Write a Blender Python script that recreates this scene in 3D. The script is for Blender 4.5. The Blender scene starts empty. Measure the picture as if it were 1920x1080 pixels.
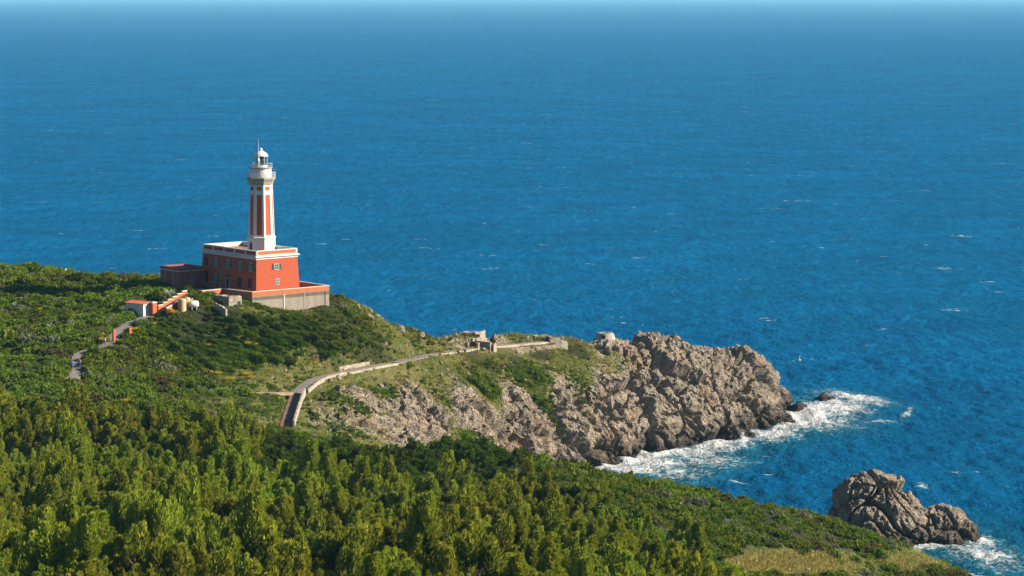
import bpy, bmesh, math, random
import numpy as np
from mathutils import Vector, Matrix, Euler
rad = math.radians
random.seed(7); RNG = np.random.default_rng(7)
SC = bpy.context.scene
COL = SC.collection

# ------------------------------------------------------------------ camera
FPX, CAMZ, VH = 5000.0, 103.0, -10.0        # focal length in photo pixels, eye height, horizon row
PITCH = math.atan((540 - VH) / FPX)
cd = bpy.data.cameras.new('camera'); cam = bpy.data.objects.new('camera', cd); COL.objects.link(cam)
cam.location = (0, 0, CAMZ); cam.rotation_euler = (math.pi / 2 - PITCH, 0, 0)
cd.sensor_width = 36; cd.lens = 36 * FPX / 1920; cd.clip_start = 1; cd.clip_end = 200000
SC.camera = cam

# ------------------------------------------------------------------ sky, sun, exposure
SUN_EL, SUN_AZ = rad(28), rad(95)           # azimuth clockwise from +Y
wd = bpy.data.worlds.new('World'); SC.world = wd; wd.use_nodes = True
wt = wd.node_tree; wt.nodes.clear()
sky = wt.nodes.new('ShaderNodeTexSky'); sky.sky_type = 'NISHITA'; sky.sun_disc = False
sky.sun_elevation = SUN_EL; sky.sun_rotation = SUN_AZ; sky.altitude = 100
sky.air_density = 1.0; sky.dust_density = 0.2; sky.ozone_density = 6.0
bg = wt.nodes.new('ShaderNodeBackground'); bg.inputs['Strength'].default_value = 0.05
wo = wt.nodes.new('ShaderNodeOutputWorld')
wt.links.new(sky.outputs[0], bg.inputs['Color']); wt.links.new(bg.outputs[0], wo.inputs['Surface'])
sl = bpy.data.lights.new('sun', 'SUN'); sl.energy = 5.0; sl.angle = rad(0.53); sl.color = (1.0, 0.87, 0.70)
sun = bpy.data.objects.new('sun', sl); COL.objects.link(sun)
SUNV = Vector((math.sin(SUN_AZ) * math.cos(SUN_EL), math.cos(SUN_AZ) * math.cos(SUN_EL), math.sin(SUN_EL)))
sun.rotation_euler = SUNV.to_track_quat('Z', 'Y').to_euler(); sun.location = (200, 300, 300)
vs = SC.view_settings; vs.view_transform = 'Standard'; vs.look = 'None'; vs.exposure = 1.3; vs.gamma = 1.0
vs.use_curve_mapping = False
SC.cycles.max_bounces = 6; SC.cycles.diffuse_bounces = 3; SC.cycles.glossy_bounces = 2
SC.cycles.transmission_bounces = 4; SC.cycles.volume_bounces = 0; SC.cycles.caustics_reflective = False
SC.cycles.caustics_refractive = False
SC.cycles.use_denoising = True; SC.cycles.denoiser = 'OPENIMAGEDENOISE'; SC.cycles.denoising_input_passes = 'RGB_ALBEDO_NORMAL'; SC.cycles.denoising_prefilter = 'ACCURATE'

# ------------------------------------------------------------------ helpers: rays
CP, SP = math.cos(PITCH), math.sin(PITCH)
def ray(u, v):
    a = (u - 960) / FPX; b = (540 - v) / FPX
    return np.array([a, CP + b * SP, -SP + b * CP])
def at(u, v, d):
    r = ray(u, v); t = d / r[1]
    return np.array([r[0] * t, d, CAMZ + r[2] * t])
def on_sea(u, v):
    r = ray(u, v); t = -CAMZ / r[2]; return r * t
def pix(x, y, z):
    """world -> photo pixel (numpy arrays)"""
    dy, dz = y, z - CAMZ
    f = dy * CP - dz * SP; up = dy * SP + dz * CP
    return 960 + FPX * x / f, 540 - FPX * up / f

# ------------------------------------------------------------------ helpers: noise (numpy)
def _h(ix, iy, iz, s):
    n = (ix.astype(np.int64) * 374761393 + iy.astype(np.int64) * 668265263 + iz.astype(np.int64) * 2147483647 + s * 974634773) & 0xffffffff
    n = ((n ^ (n >> 13)) * 1274126177) & 0xffffffff
    n = ((n ^ (n >> 16)) * 2246822519) & 0xffffffff
    return ((n ^ (n >> 15)) & 0xffffff) / 16777215.0
def vnoise(p, s=0):
    i = np.floor(p); f = p - i; f = f * f * f * (f * (f * 6 - 15) + 10); i = i.astype(np.int64)
    r = 0
    for a in (0, 1):
        wx = f[:, 0] if a else 1 - f[:, 0]
        for b in (0, 1):
            wy = f[:, 1] if b else 1 - f[:, 1]
            for c in (0, 1):
                wz = f[:, 2] if c else 1 - f[:, 2]
                r = r + wx * wy * wz * _h(i[:, 0] + a, i[:, 1] + b, i[:, 2] + c, s)
    return r * 2 - 1
def fbm(p, s=0, o=4, g=0.5):
    r = 0; a = 1.0; t = 0; p = p.copy()
    for k in range(o):
        r = r + a * vnoise(p, s + k * 17); t += a; a *= g; p = p * 2.03 + 11.7
    return r / t
def worley(p, s=0):
    i = np.floor(p).astype(np.int64); n = len(p)
    f1 = np.full(n, 9.0); f2 = np.full(n, 9.0); idv = np.zeros(n)
    for a in (-1, 0, 1):
        for b in (-1, 0, 1):
            for c in (-1, 0, 1):
                x, y, z = i[:, 0] + a, i[:, 1] + b, i[:, 2] + c
                q = np.stack([x + _h(x, y, z, s), y + _h(x, y, z, s + 1), z + _h(x, y, z, s + 2)], 1)
                d = np.sqrt(((q - p) ** 2).sum(1)); m = d < f1
                f2 = np.where(m, f1, np.minimum(f2, d)); idv = np.where(m, _h(x, y, z, s + 3), idv)
                f1 = np.where(m, d, f1)
    return f1, f2, idv
def sstep(a, b, x):
    t = np.clip((x - a) / (b - a), 0, 1); return t * t * (3 - 2 * t)

# ------------------------------------------------------------------ helpers: objects
def link(o, parent=None):
    COL.objects.link(o)
    if parent is not None: o.parent = parent
    return o
def tag(o, label=None, cat=None, group=None, kind=None):
    if label: o['label'] = label
    if cat: o['category'] = cat
    if group: o['group'] = group
    if kind: o['kind'] = kind
    return o
def thing(name, loc, label, cat, group=None, rz=0.0):
    o = bpy.data.objects.new(name, None); o.empty_display_size = .5; COL.objects.link(o)
    o.location = loc; o.rotation_euler = (0, 0, rz)
    return tag(o, label, cat, group, 'thing')
def mesh_np(name, V, F, smooth=False):
    """V (n,3), F list of equal-size index rows (m,k)"""
    me = bpy.data.meshes.new(name); V = np.asarray(V, np.float32); F = np.asarray(F, np.int32); m, k = F.shape
    me.vertices.add(len(V)); me.vertices.foreach_set('co', V.ravel())
    me.loops.add(m * k); me.loops.foreach_set('vertex_index', F.ravel())
    me.polygons.add(m); me.polygons.foreach_set('loop_start', np.arange(0, m * k, k, dtype=np.int32))
    me.polygons.foreach_set('loop_total', np.full(m, k, np.int32))
    me.polygons.foreach_set('use_smooth', np.full(m, smooth))
    me.update(calc_edges=True); return me
def obj(name, me, mat=None, parent=None):
    o = bpy.data.objects.new(name, me)
    if mat is not None:
        if not me.materials: me.materials.append(mat)
    return link(o, parent)
def attr(me, name, arr):
    a = me.attributes.new(name, 'FLOAT', 'POINT'); a.data.foreach_set('value', np.asarray(arr, np.float32))
class MB:
    """collects simple solids; build() links them as one mesh object"""
    def __init__(s): s.v = []; s.f = []
    def add(s, vs_, fs):
        n = len(s.v); s.v += [tuple(map(float, p)) for p in vs_]; s.f += [[i + n for i in f] for f in fs]; return s
    def box(s, x0, x1, y0, y1, z0, z1):
        return s.add([(x0, y0, z0), (x1, y0, z0), (x1, y1, z0), (x0, y1, z0), (x0, y0, z1), (x1, y0, z1), (x1, y1, z1), (x0, y1, z1)],
                     [(3, 2, 1, 0), (4, 5, 6, 7), (0, 1, 5, 4), (1, 2, 6, 5), (2, 3, 7, 6), (3, 0, 4, 7)])
    def hexa(s, bot, top):
        return s.add(list(bot) + list(top), [(3, 2, 1, 0), (4, 5, 6, 7), (0, 1, 5, 4), (1, 2, 6, 5), (2, 3, 7, 6), (3, 0, 4, 7)])
    def rings(s, rings, cap0=True, cap1=True, closed=False):
        n = len(rings[0]); vs_ = [p for r in rings for p in r]; fs = []
        m = len(rings)
        for i in range(m - (0 if closed else 1)):
            for j in range(n):
                a, b = i * n + j, i * n + (j + 1) % n; i2 = (i + 1) % m
                fs.append((a, b, i2 * n + (j + 1) % n, i2 * n + j))
        if not closed:
            if cap0: fs.append(tuple(reversed(range(n))))
            if cap1: fs.append(tuple((m - 1) * n + j for j in range(n)))
        return s.add(vs_, fs)
    def lathe(s, prof, n=16, cx=0, cy=0, rot=0.0, cap0=True, cap1=True):
        return s.rings([[(cx + r * math.cos(rot + 2 * math.pi * j / n), cy + r * math.sin(rot + 2 * math.pi * j / n), z) for j in range(n)] for r, z in prof], cap0, cap1)
    def tube(s, pts, r, n=6):
        pts = [Vector(p) for p in pts]; rs = r if isinstance(r, (list, tuple)) else [r] * len(pts); R = []
        for i, p in enumerate(pts):
            t = (pts[min(i + 1, len(pts) - 1)] - pts[max(i - 1, 0)]).normalized()
            u = t.cross(Vector((0, 0, 1)));  u = u.normalized() if u.length > 1e-3 else Vector((1, 0, 0)); w = t.cross(u)
            R.append([tuple(p + (u * math.cos(2 * math.pi * j / n) + w * math.sin(2 * math.pi * j / n)) * rs[i]) for j in range(n)])
        return s.rings(R)
    def ringwall(s, r0, r1, z0, z1, n=16, cx=0, cy=0):
        c = [(math.cos(2 * math.pi * j / n), math.sin(2 * math.pi * j / n)) for j in range(n)]
        R = [[(cx + r * a, cy + r * b, z) for a, b in c] for r, z in ((r1, z0), (r1, z1), (r0, z1), (r0, z0))]
        return s.rings(R, closed=True)
    def build(s, name, mat, parent=None, smooth=False, bevel=0.0):
        me = bpy.data.meshes.new(name); me.from_pydata(s.v, [], s.f)
        bm = bmesh.new(); bm.from_mesh(me); bmesh.ops.recalc_face_normals(bm, faces=bm.faces)
        if bevel > 0: bmesh.ops.bevel(bm, geom=list(bm.edges), offset=bevel, segments=1, affect='EDGES')
        bm.to_mesh(me); bm.free()
        if smooth: me.polygons.foreach_set('use_smooth', [True] * len(me.polygons))
        return obj(name, me, mat, parent)

# ------------------------------------------------------------------ helpers: materials
class NT:
    def __init__(s, name):
        s.m = bpy.data.materials.new(name); s.m.use_nodes = True; s.t = s.m.node_tree; s.t.nodes.clear()
        s.out = s.t.nodes.new('ShaderNodeOutputMaterial')
        s.b = s.t.nodes.new('ShaderNodeBsdfPrincipled'); s.t.links.new(s.b.outputs[0], s.out.inputs[0])
    def n(s, ty, props=None, **ins):
        nd = s.t.nodes.new('ShaderNode' + ty)
        for k, v in (props or {}).items(): setattr(nd, k, v)
        for k, v in ins.items(): s.set(nd, k, v)
        return nd
    def set(s, nd, k, v):
        key = int(k[1:]) if k[0] == 'i' and k[1:].isdigit() else k.replace('_', ' ')
        sock = nd.inputs[key]
        if isinstance(v, bpy.types.Node): v = v.outputs[0]
        if isinstance(v, bpy.types.NodeSocket): s.t.links.new(v, sock)
        else:
            if hasattr(sock.default_value, '__len__') and len(sock.default_value) == 4 and len(v) == 3: v = (*v, 1)
            sock.default_value = v
    def p(s, **ins):
        for k, v in ins.items(): s.set(s.b, k, v)
        return s
    def math(s, op, a, b=0.0, c=0.0, clamp=False):
        nd = s.t.nodes.new('ShaderNodeMath'); nd.operation = op; nd.use_clamp = clamp
        for i, v in enumerate((a, b, c)): s.set(nd, f'i{i}', v)
        return nd.outputs[0]
    def mix(s, f, a, b, mode='MIX'):
        nd = s.t.nodes.new('ShaderNodeMix'); nd.data_type = 'RGBA'; nd.blend_type = mode; nd.clamp_factor = True
        s.set(nd, 'i0', f); s.set(nd, 'i6', a); s.set(nd, 'i7', b); return nd.outputs[2]
    def ramp(s, f, stops, interp='LINEAR'):
        nd = s.t.nodes.new('ShaderNodeValToRGB'); cr = nd.color_ramp; cr.interpolation = interp
        while len(cr.elements) < len(stops): cr.elements.new(0.5)
        for e, (p_, c) in zip(cr.elements, stops):
            e.position = p_; e.color = (*c, 1) if hasattr(c, '__len__') else (c, c, c, 1)
        s.set(nd, 'i0', f); return nd.outputs[0]
    def pos(s): return s.n('NewGeometry').outputs['Position']
    def noise(s, vec, scale, detail=4, rough=0.55, out=0):
        return s.n('TexNoise', None, Vector=vec, Scale=scale, Detail=detail, Roughness=rough).outputs[out]
    def attr(s, name): return s.n('Attribute', {'attribute_name': name}).outputs['Fac']
    def bump(s, h, strength=0.5, dist=0.1, normal=None):
        nd = s.n('Bump', None, Height=h, Strength=strength, Distance=dist)
        if normal is not None: s.set(nd, 'Normal', normal)
        return nd.outputs[0]
def plain(name, col, rough=0.75, var=0.12, scale=1.5, bump=0.0, spec=0.3, metal=0.0):
    """painted/plastered surface: base colour with stains and grain"""
    t = NT(name); P = t.pos()
    mp = t.n('Mapping', None, Vector=P); mp.inputs['Scale'].default_value = (1, 1, .3)
    n1 = t.noise(mp, scale * 1.4, 6, .62); n2 = t.noise(P, scale * 9, 3)
    c = t.mix(t.ramp(n1, [(0.35, 0.0), (0.7, 1.0)]), tuple(x * (1 - var) for x in col), tuple(min(1, x * (1 + var * .6)) for x in col))
    c = t.mix(t.math('MULTIPLY', n2, var), c, tuple(x * 0.55 for x in col))
    t.p(Base_Color=c, Roughness=rough, Specular_IOR_Level=spec, Metallic=metal)
    if bump: t.p(Normal=t.bump(n2, bump, 0.03))
    return t.m

# ------------------------------------------------------------------ terrain: anchors read off the photograph
# (u, v, distance, vegetation height)  -> ground point
A = []
def g(u, v, d, h=0.0):
    p = at(u, v, d); A.append((p[0], p[1], p[2] - h))
def w(x, y, z): A.append((x, y, z))
# western hill (bushes about 1.6 m)
for q in [(-250, 478, 575, 1.6), (-120, 482, 570, 1.6), (0, 489, 565, 1.6), (100, 500, 560, 1.6), (200, 505, 556, 1.6), (270, 508, 550, 1.6),
          (0, 560, 528, 1.6), (120, 560, 525, 1.6), (0, 640, 492, 1.6), (-200, 560, 530, 1.6), (-200, 680, 480, 1.6),
          (0, 720, 458, 1.8), (100, 720, 458, 1.6), (215, 560, 524, 1.5), (400, 640, 500, 1.2), (400, 700, 484, 1.2), (330, 640, 494, 1.2),
          (400, 760, 466, 1.2), (480, 640, 503, 1.2), (560, 620, 511, 1.2), (640, 620, 519, 1.3), (640, 660, 512, 1.2), (500, 690, 494, 1.0),
          (250, 690, 474, 1.4), (300, 750, 456, 1.4), (220, 760, 450, 1.5), (480, 770, 468, .6), (700, 640, 523, 1.2)]: g(*q)
# road and gate, yard of the lighthouse
for q in [(280, 592, 506), (240, 606, 500), (213, 636, 490), (195, 650, 485.5), (150, 657, 483), (145, 692, 472), (345, 578, 508), (318, 580, 506.5)]: g(*q)
FLOOR = 44.4
for x, y in [(-56, 527), (-48, 540), (-62, 545), (-66, 529), (-60, 523), (-70, 536), (-72, 545)]: w(x, y, FLOOR - .35)
for x, y, z in [(-50, 519.5, 43.0), (-44, 525.5, 41.2), (-39, 531, 41.0), (-44, 535, 42.5)]: w(x, y, z)
g(428, 577, 511); g(474, 568, 515.3, .2); g(546, 585, 521); g(512, 578, 518.5); g(612, 573, 526.6); g(640, 560, 533, 1.2); g(380, 580, 508, .6)
# far side of the hill
for x, y, z in [(-75, 565, 40), (-170, 620, 34), (-170, 690, -8), (-120, 615, 28), (-120, 660, -8), (-75, 585, 28), (-75, 625, -8), (-45, 560, 35), (-45, 590, 14), (-45, 610, -8),
                (-25, 575, 24), (-25, 605, -7), (-5, 615, 4), (-5, 625, -8), (10, 635, 2), (10, 645, -8), (-260, 700, -8), (-260, 620, 35)]: w(x, y, z)
# crest running down from the terrace
for q in [(700, 583, 541, 1), (780, 615, 560, .5), (850, 628, 580), (930, 634, 598), (1060, 636, 612), (1000, 634, 608), (1135, 640, 622)]: g(*q)
# the coast path
PATH = [(536, 800, 466), (548, 762, 479), (558, 738, 490), (578, 720, 497), (600, 709, 503), (650, 697, 512), (700, 687, 521), (740, 680, 530), (800, 667, 548), (860, 657, 565), (940, 648, 585), (1020, 641, 601)]
for q in PATH: g(*q)
for q in PATH[2:]: g(q[0] + 5, q[1] - 7, q[2] + 4.5)
# headland: rocky top and face towards the camera
for q in [(1240, 632, 633), (1300, 642, 640), (1350, 650, 646), (1400, 658, 651), (1440, 686, 656), (1480, 718, 660),
          (640, 740, 492), (640, 790, 478), (700, 730, 508), (700, 760, 497), (700, 795, 487), (800, 700, 536), (800, 745, 521), (800, 790, 511), (800, 815, 505),
          (900, 690, 561), (900, 730, 548), (900, 770, 538), (900, 800, 533), (900, 825, 530),
          (1000, 675, 588), (1000, 720, 570), (1000, 760, 560), (1000, 810, 552), (1000, 850, 548),
          (1080, 680, 598), (1080, 730, 582), (1080, 780, 573), (1080, 830, 567), (1080, 868, 564),
          (1150, 670, 608), (1150, 710, 597), (1150, 760, 590), (1150, 820, 584), (1150, 875, 580),
          (1220, 680, 614), (1220, 740, 604), (1220, 800, 597), (1220, 858, 593),
          (1290, 690, 621), (1290, 740, 613), (1290, 800, 607), (1290, 840, 604),
          (1350, 690, 632), (1350, 740, 622), (1350, 790, 615), (1350, 833, 609),
          (1400, 710, 636), (1400, 760, 627), (1400, 828, 613), (1450, 730, 643), (1450, 770, 633), (1450, 808, 627), (1480, 760, 645), (1492, 792, 637), (1496, 772, 652)]: g(*q)
for x, y in [(20, 570), (31, 581), (40, 593), (48, 598), (55, 602), (62, 616), (70, 626), (75, 645), (72, 668), (60, 675), (45, 670), (30, 660)]: w(x, y, -6)
for x, y in [(90, 600), (60, 570), (100, 680), (40, 720), (-100, 760), (-280, 800), (100, 560), (140, 640), (140, 520), (120, 480)]: w(x, y, -10)
# cove and valley behind the near ridge
for x, y, z in [(8, 545, 1.5), (14, 552, -2), (5, 520, 5), (5, 480, 12), (-10, 500, 17), (-22, 460, 21), (-40, 450, 26), (-8, 455, 17), (25, 470, 10), (25, 515, 0), (28, 530, -4), (42, 470, 9),
                (42, 505, -2), (56, 470, 6), (60, 490, -3), (70, 480, -3), (85, 480, -3)]: w(x, y, z)
# near ridge with the pine wood
for q in [(560, 806, 432, 4), (700, 815, 427, 4), (860, 824, 422, 3.5), (1000, 853, 420, 2), (1150, 885, 420, 1.5), (1350, 922, 430, 1.2), (1560, 973, 442, .9), (1700, 1026, 456, .4), (1840, 1081, 471, 0),
          (-200, 1080, 258, 5), (0, 1080, 260, 5), (300, 1080, 264, 5), (600, 1080, 270, 5), (900, 1080, 285, 4), (1150, 1080, 312, 2), (1350, 1080, 350, 1.4), (1500, 1080, 388, .7), (1650, 1080, 424, .4),
          (-200, 950, 318, 5), (0, 950, 320, 5), (300, 950, 324, 5), (600, 950, 332, 5), (900, 950, 350, 4), (1150, 960, 374, 2), (1350, 1000, 386, 1.2), (1500, 1020, 412, .7),
          (0, 860, 378, 4.5), (300, 860, 382, 4.5), (600, 870, 382, 5), (-200, 860, 378, 4.5), (0, 785, 425, 3), (-200, 785, 425, 3), (250, 800, 428, 3.5), (430, 806, 430, 4)]: g(*q)
for x, y, z in [(0, 0, 99), (-200, 0, 104), (200, 0, 60), (0, 150, 68), (-150, 150, 72), (100, 150, 48), (200, 150, 15), (0, 220, 50), (-120, 220, 52), (60, 220, 42), (110, 250, 22), (150, 300, -4), (90, 320, 20), (110, 400, -4), (95, 430, -4), (92, 462, -4),
                (-300, 400, 45), (-300, 250, 60), (-300, 550, 45)]: w(x, y, z)
A = np.array(A)
def _phi(r2): return np.sqrt(r2 + 25.0)
_P = A[:, :2]; _n = len(A)
_K = _phi(((_P[:, None] - _P[None]) ** 2).sum(-1)); _M = np.zeros((_n + 3, _n + 3)); _M[:_n, :_n] = _K + np.eye(_n) * -0.35
_M[:_n, _n] = 1; _M[:_n, _n + 1:] = _P / 100; _M[_n, :_n] = 1; _M[_n + 1:, :_n] = _P.T / 100
_W = np.linalg.solve(_M, np.concatenate([A[:, 2], np.zeros(3)]))
def base_h(X, Y):
    r = np.empty(len(X))
    for s in range(0, len(X), 40000):
        e = slice(s, s + 40000); k = _phi((X[e, None] - _P[:, 0]) ** 2 + (Y[e, None] - _P[:, 1]) ** 2)
        r[e] = k @ _W[:_n] + _W[_n] + (X[e] * _W[_n + 1] + Y[e] * _W[_n + 2]) / 100
    return r

# coarse lookup grid used to stand things on the ground
GX = np.arange(-200, 140, 1.0); GY = np.arange(150, 720, 1.0)
_gx, _gy = np.meshgrid(GX, GY); GZ = base_h(_gx.ravel(), _gy.ravel()).reshape(_gx.shape)

# road cuttings: level the ground a little across the paths
def catmull(pts, n=8):
    pts = [np.array(p, float) for p in pts]; out = []
    for i in range(len(pts) - 1):
        p0, p1, p2, p3 = pts[max(i - 1, 0)], pts[i], pts[i + 1], pts[min(i + 2, len(pts) - 1)]
        for k in range(n):
            t = k / n; out.append(.5 * ((2 * p1) + (p2 - p0) * t + (2 * p0 - 5 * p1 + 4 * p2 - p3) * t * t + (3 * p1 - p0 - 3 * p2 + p3) * t ** 3))
    out.append(pts[-1]); return np.array(out)
PATHL = catmull([at(*q) for q in PATH], 10)
ROADL = catmull([at(*q) for q in [(296, 583, 507.5), (280, 592, 506), (262, 600, 502.5), (240, 608, 499), (222, 624, 494), (212, 640, 489.5), (196, 650, 485.5), (172, 656, 483.5), (152, 664, 480), (146, 678, 476), (143, 694, 471.5), (134, 712, 465)]], 10)
TRAIL = catmull([at(*q) for q in [(548, 736, 489.5), (500, 736, 485), (440, 738, 481), (380, 741, 477), (320, 744, 473), (225, 748, 468)]], 8)
def carve(X, Y, Z, line, half, soft):
    m = np.where((X > line[:, 0].min() - 9) & (X < line[:, 0].max() + 9) & (Y > line[:, 1].min() - 9) & (Y < line[:, 1].max() + 9))[0]
    if len(m) == 0: return Z
    best = np.full(len(m), 1e9); zz = np.zeros(len(m))
    for a, b in zip(line[:-1], line[1:]):
        d = b - a; L = d[0] ** 2 + d[1] ** 2 + 1e-9
        t = np.clip(((X[m] - a[0]) * d[0] + (Y[m] - a[1]) * d[1]) / L, 0, 1)
        q = np.hypot(X[m] - a[0] - t * d[0], Y[m] - a[1] - t * d[1]); c = q < best
        best = np.where(c, q, best); zz = np.where(c, a[2] + t * d[2], zz)
    k = 1 - sstep(half, half + soft, best); Z = Z.copy(); Z[m] = Z[m] * (1 - k) + (zz - .06) * k
    return Z
PW, RW, TW = 1.4, 1.25, 0.6
def ground(X, Y):
    Z = base_h(X, Y)
    Z = carve(X, Y, Z, PATHL, PW + .3, 1.6); Z = carve(X, Y, Z, ROADL, RW + .2, 1.2); Z = carve(X, Y, Z, TRAIL, TW + .1, .8)
    return Z
def ghz(x, y):
    return float(ground(np.array([float(x)]), np.array([float(y)]))[0])
def hit(u, v, d0=240.0, d1=690.0, h=0.0):
    """first point of the ground the photo ray meets (ground raised by h)"""
    r = ray(u, v); d = np.arange(d0, d1, .5); X = r[0] * d / r[1]; Z = CAMZ + r[2] * d / r[1]
    k = np.where(Z < ground(X, d) + h)[0]
    if len(k) == 0: return None
    k = k[0]; return np.array([X[k], d[k], Z[k] - h])

# ground-cover map: (u, v, rockiness, greenness of the grass)
COVER = [(620, 740, .35), (620, 780, .48), (700, 720, .35), (700, 760, .62), (700, 800, .6), (800, 690, .2), (800, 720, .35), (800, 760, .66), (800, 800, .95), (900, 680, .1), (900, 720, .15), (900, 760, .62), (900, 800, 1),
         (1000, 660, .05), (1000, 700, .05), (1000, 735, .2), (1000, 770, .9), (1000, 820, 1), (1080, 660, .05), (1080, 700, .2), (1080, 740, .52), (1080, 780, 1), (1150, 660, .35), (1150, 690, .4), (1150, 730, .62), (1150, 780, 1), (1150, 850, 1),
         (1200, 650, .9), (1200, 700, .55), (1200, 740, 1), (1220, 820, 1), (1290, 650, 1), (1290, 720, 1), (1290, 800, 1), (1400, 680, 1), (1400, 800, 1), (1470, 720, 1), (1490, 780, 1),
         (850, 640, .5), (930, 640, .55), (1060, 645, .2), (1135, 648, .9), (580, 690, .3), (500, 700, .3), (440, 690, .15), (480, 730, .25), (500, 770, .3), (620, 660, .2), (700, 660, .1), (780, 620, .4), (640, 600, 0), (500, 620, 0), (300, 600, 0), (100, 560, 0), (300, 700, 0), (100, 720, 0),
         (0, 850, 0), (300, 900, 0), (600, 900, 0), (600, 1050, 0), (900, 850, 0), (900, 1000, 0), (1150, 900, 0), (1150, 1000, 0), (1350, 950, 0), (1350, 1040, .05), (1480, 1050, .25), (1560, 1060, .25), (1560, 1000, 0), (1680, 1040, .1), (1780, 1060, .7), (1820, 1072, 1), (1720, 1030, .2)]
_C = []
for u, v, r in COVER:
    p = hit(u, v)
    if p is not None: _C.append((p[0], p[1], r))
for x, y, r in [(20, 650, 1), (0, 630, 1), (60, 668, 1), (-40, 600, 1), (-90, 640, 1), (5, 530, 1), (25, 500, 1), (60, 480, 1), (-60, 520, 0), (-60, 545, 0), (-20, 470, .3), (-30, 455, 0), (100, 380, 1), (85, 350, .5), (110, 280, .8)]: _C.append((x, y, r))
_C = np.array(_C)
def rockiness(X, Y):
    r = np.zeros(len(X))
    for s in range(0, len(X), 60000):
        e = slice(s, s + 60000); q = 1 / (((X[e, None] - _C[:, 0]) ** 2 + (Y[e, None] - _C[:, 1]) ** 2) ** 1.6 + 3.0)
        r[e] = (q * _C[:, 2]).sum(1) / q.sum(1)
    return r

# ------------------------------------------------------------------ materials of the setting
def rock_nodes(t, P, tint=1.0):
    n0 = t.noise(P, .12, 3); n1 = t.noise(P, .55, 6, .6); n2 = t.noise(P, 2.6, 5, .65); n3 = t.noise(P, 9.0, 4, .7)
    c = t.ramp(n1, [(.3, (.18, .145, .108)), (.5, (.36, .30, .225)), (.7, (.50, .43, .335))])
    c = t.mix(t.ramp(n0, [(.52, 0.0), (.68, .55)]), c, (.43, .28, .15))                  # ochre streaks
    c = t.mix(t.ramp(n2, [(.38, .65), (.52, 0.0)]), c, (.13, .115, .10))                   # lichen-dark pits
    c = t.mix(t.ramp(n3, [(.58, 0.0), (.75, .5)]), c, (.60, .56, .50))
    z = t.n('SeparateXYZ', None, Vector=P).outputs[2]
    zz = t.math('ADD', z, t.math('MULTIPLY', t.math('SUBTRACT', n1, .5), 4.5))
    c = t.mix(t.ramp(t.math('DIVIDE', zz, 6.5), [(.15, .93), (.8, 0.0)]), c, (.045, .037, .03))  # wet, algae-dark splash zone
    n4 = t.n('TexVoronoi', {'feature': 'F1'}, Vector=P, Scale=3.2).outputs[0]
    c = t.mix(t.ramp(n4, [(.10, .5), (.30, 0.0)]), c, (.075, .062, .05))
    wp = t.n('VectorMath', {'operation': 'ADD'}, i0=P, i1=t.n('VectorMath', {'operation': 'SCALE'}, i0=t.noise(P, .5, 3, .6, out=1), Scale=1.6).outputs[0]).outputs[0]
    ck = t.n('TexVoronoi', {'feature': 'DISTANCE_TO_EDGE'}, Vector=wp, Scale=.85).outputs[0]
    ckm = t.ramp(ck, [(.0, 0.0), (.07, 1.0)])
    c = t.mix(t.math('MULTIPLY', t.math('SUBTRACT', 1.0, ckm), .32), c, (.06, .05, .04))  # crack lines: soil and inner shade painted together into the colour
    h = t.math('ADD', t.math('ADD', t.math('ADD', t.math('MULTIPLY', n2, 1.0), t.math('MULTIPLY', ckm, .5)), t.math('MULTIPLY', n3, .55)), t.math('MULTIPLY', n4, .6))
    return c, h
def make_ground_mat():
    t = NT('ground_mat'); P = t.pos()
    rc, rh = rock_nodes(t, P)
    g1 = t.noise(P, .35, 5); g2 = t.noise(P, 2.2, 5, .65); g3 = t.noise(P, .06, 3)
    gc = t.ramp(g1, [(.3, (.055, .085, .018)), (.5, (.12, .14, .03)), (.68, (.23, .20, .065))])
    gc = t.mix(t.ramp(g2, [(.35, .7), (.55, 0.0)]), gc, (.035, .045, .012))
    gc = t.mix(t.ramp(g3, [(.5, 0.0), (.7, .4)]), gc, (.30, .24, .11))
    r = t.attr('rock'); f = t.math('ADD', r, t.math('MULTIPLY', t.math('SUBTRACT', g2, .5), .9))
    f = t.ramp(f, [(.42, 0.0), (.56, 1.0)])
    c = t.mix(f, gc, rc)
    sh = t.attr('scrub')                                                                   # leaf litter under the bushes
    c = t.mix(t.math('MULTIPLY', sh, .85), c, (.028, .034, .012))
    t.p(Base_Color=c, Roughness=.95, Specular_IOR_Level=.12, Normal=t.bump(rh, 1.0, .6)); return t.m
M = {}
M['ground'] = make_ground_mat()
_t = NT('rock_mat'); _c, _hh = rock_nodes(_t, _t.pos()); _t.p(Base_Color=_c, Roughness=.95, Specular_IOR_Level=.12, Normal=_t.bump(_hh, 1.0, .6)); M['rock'] = _t.m

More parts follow.
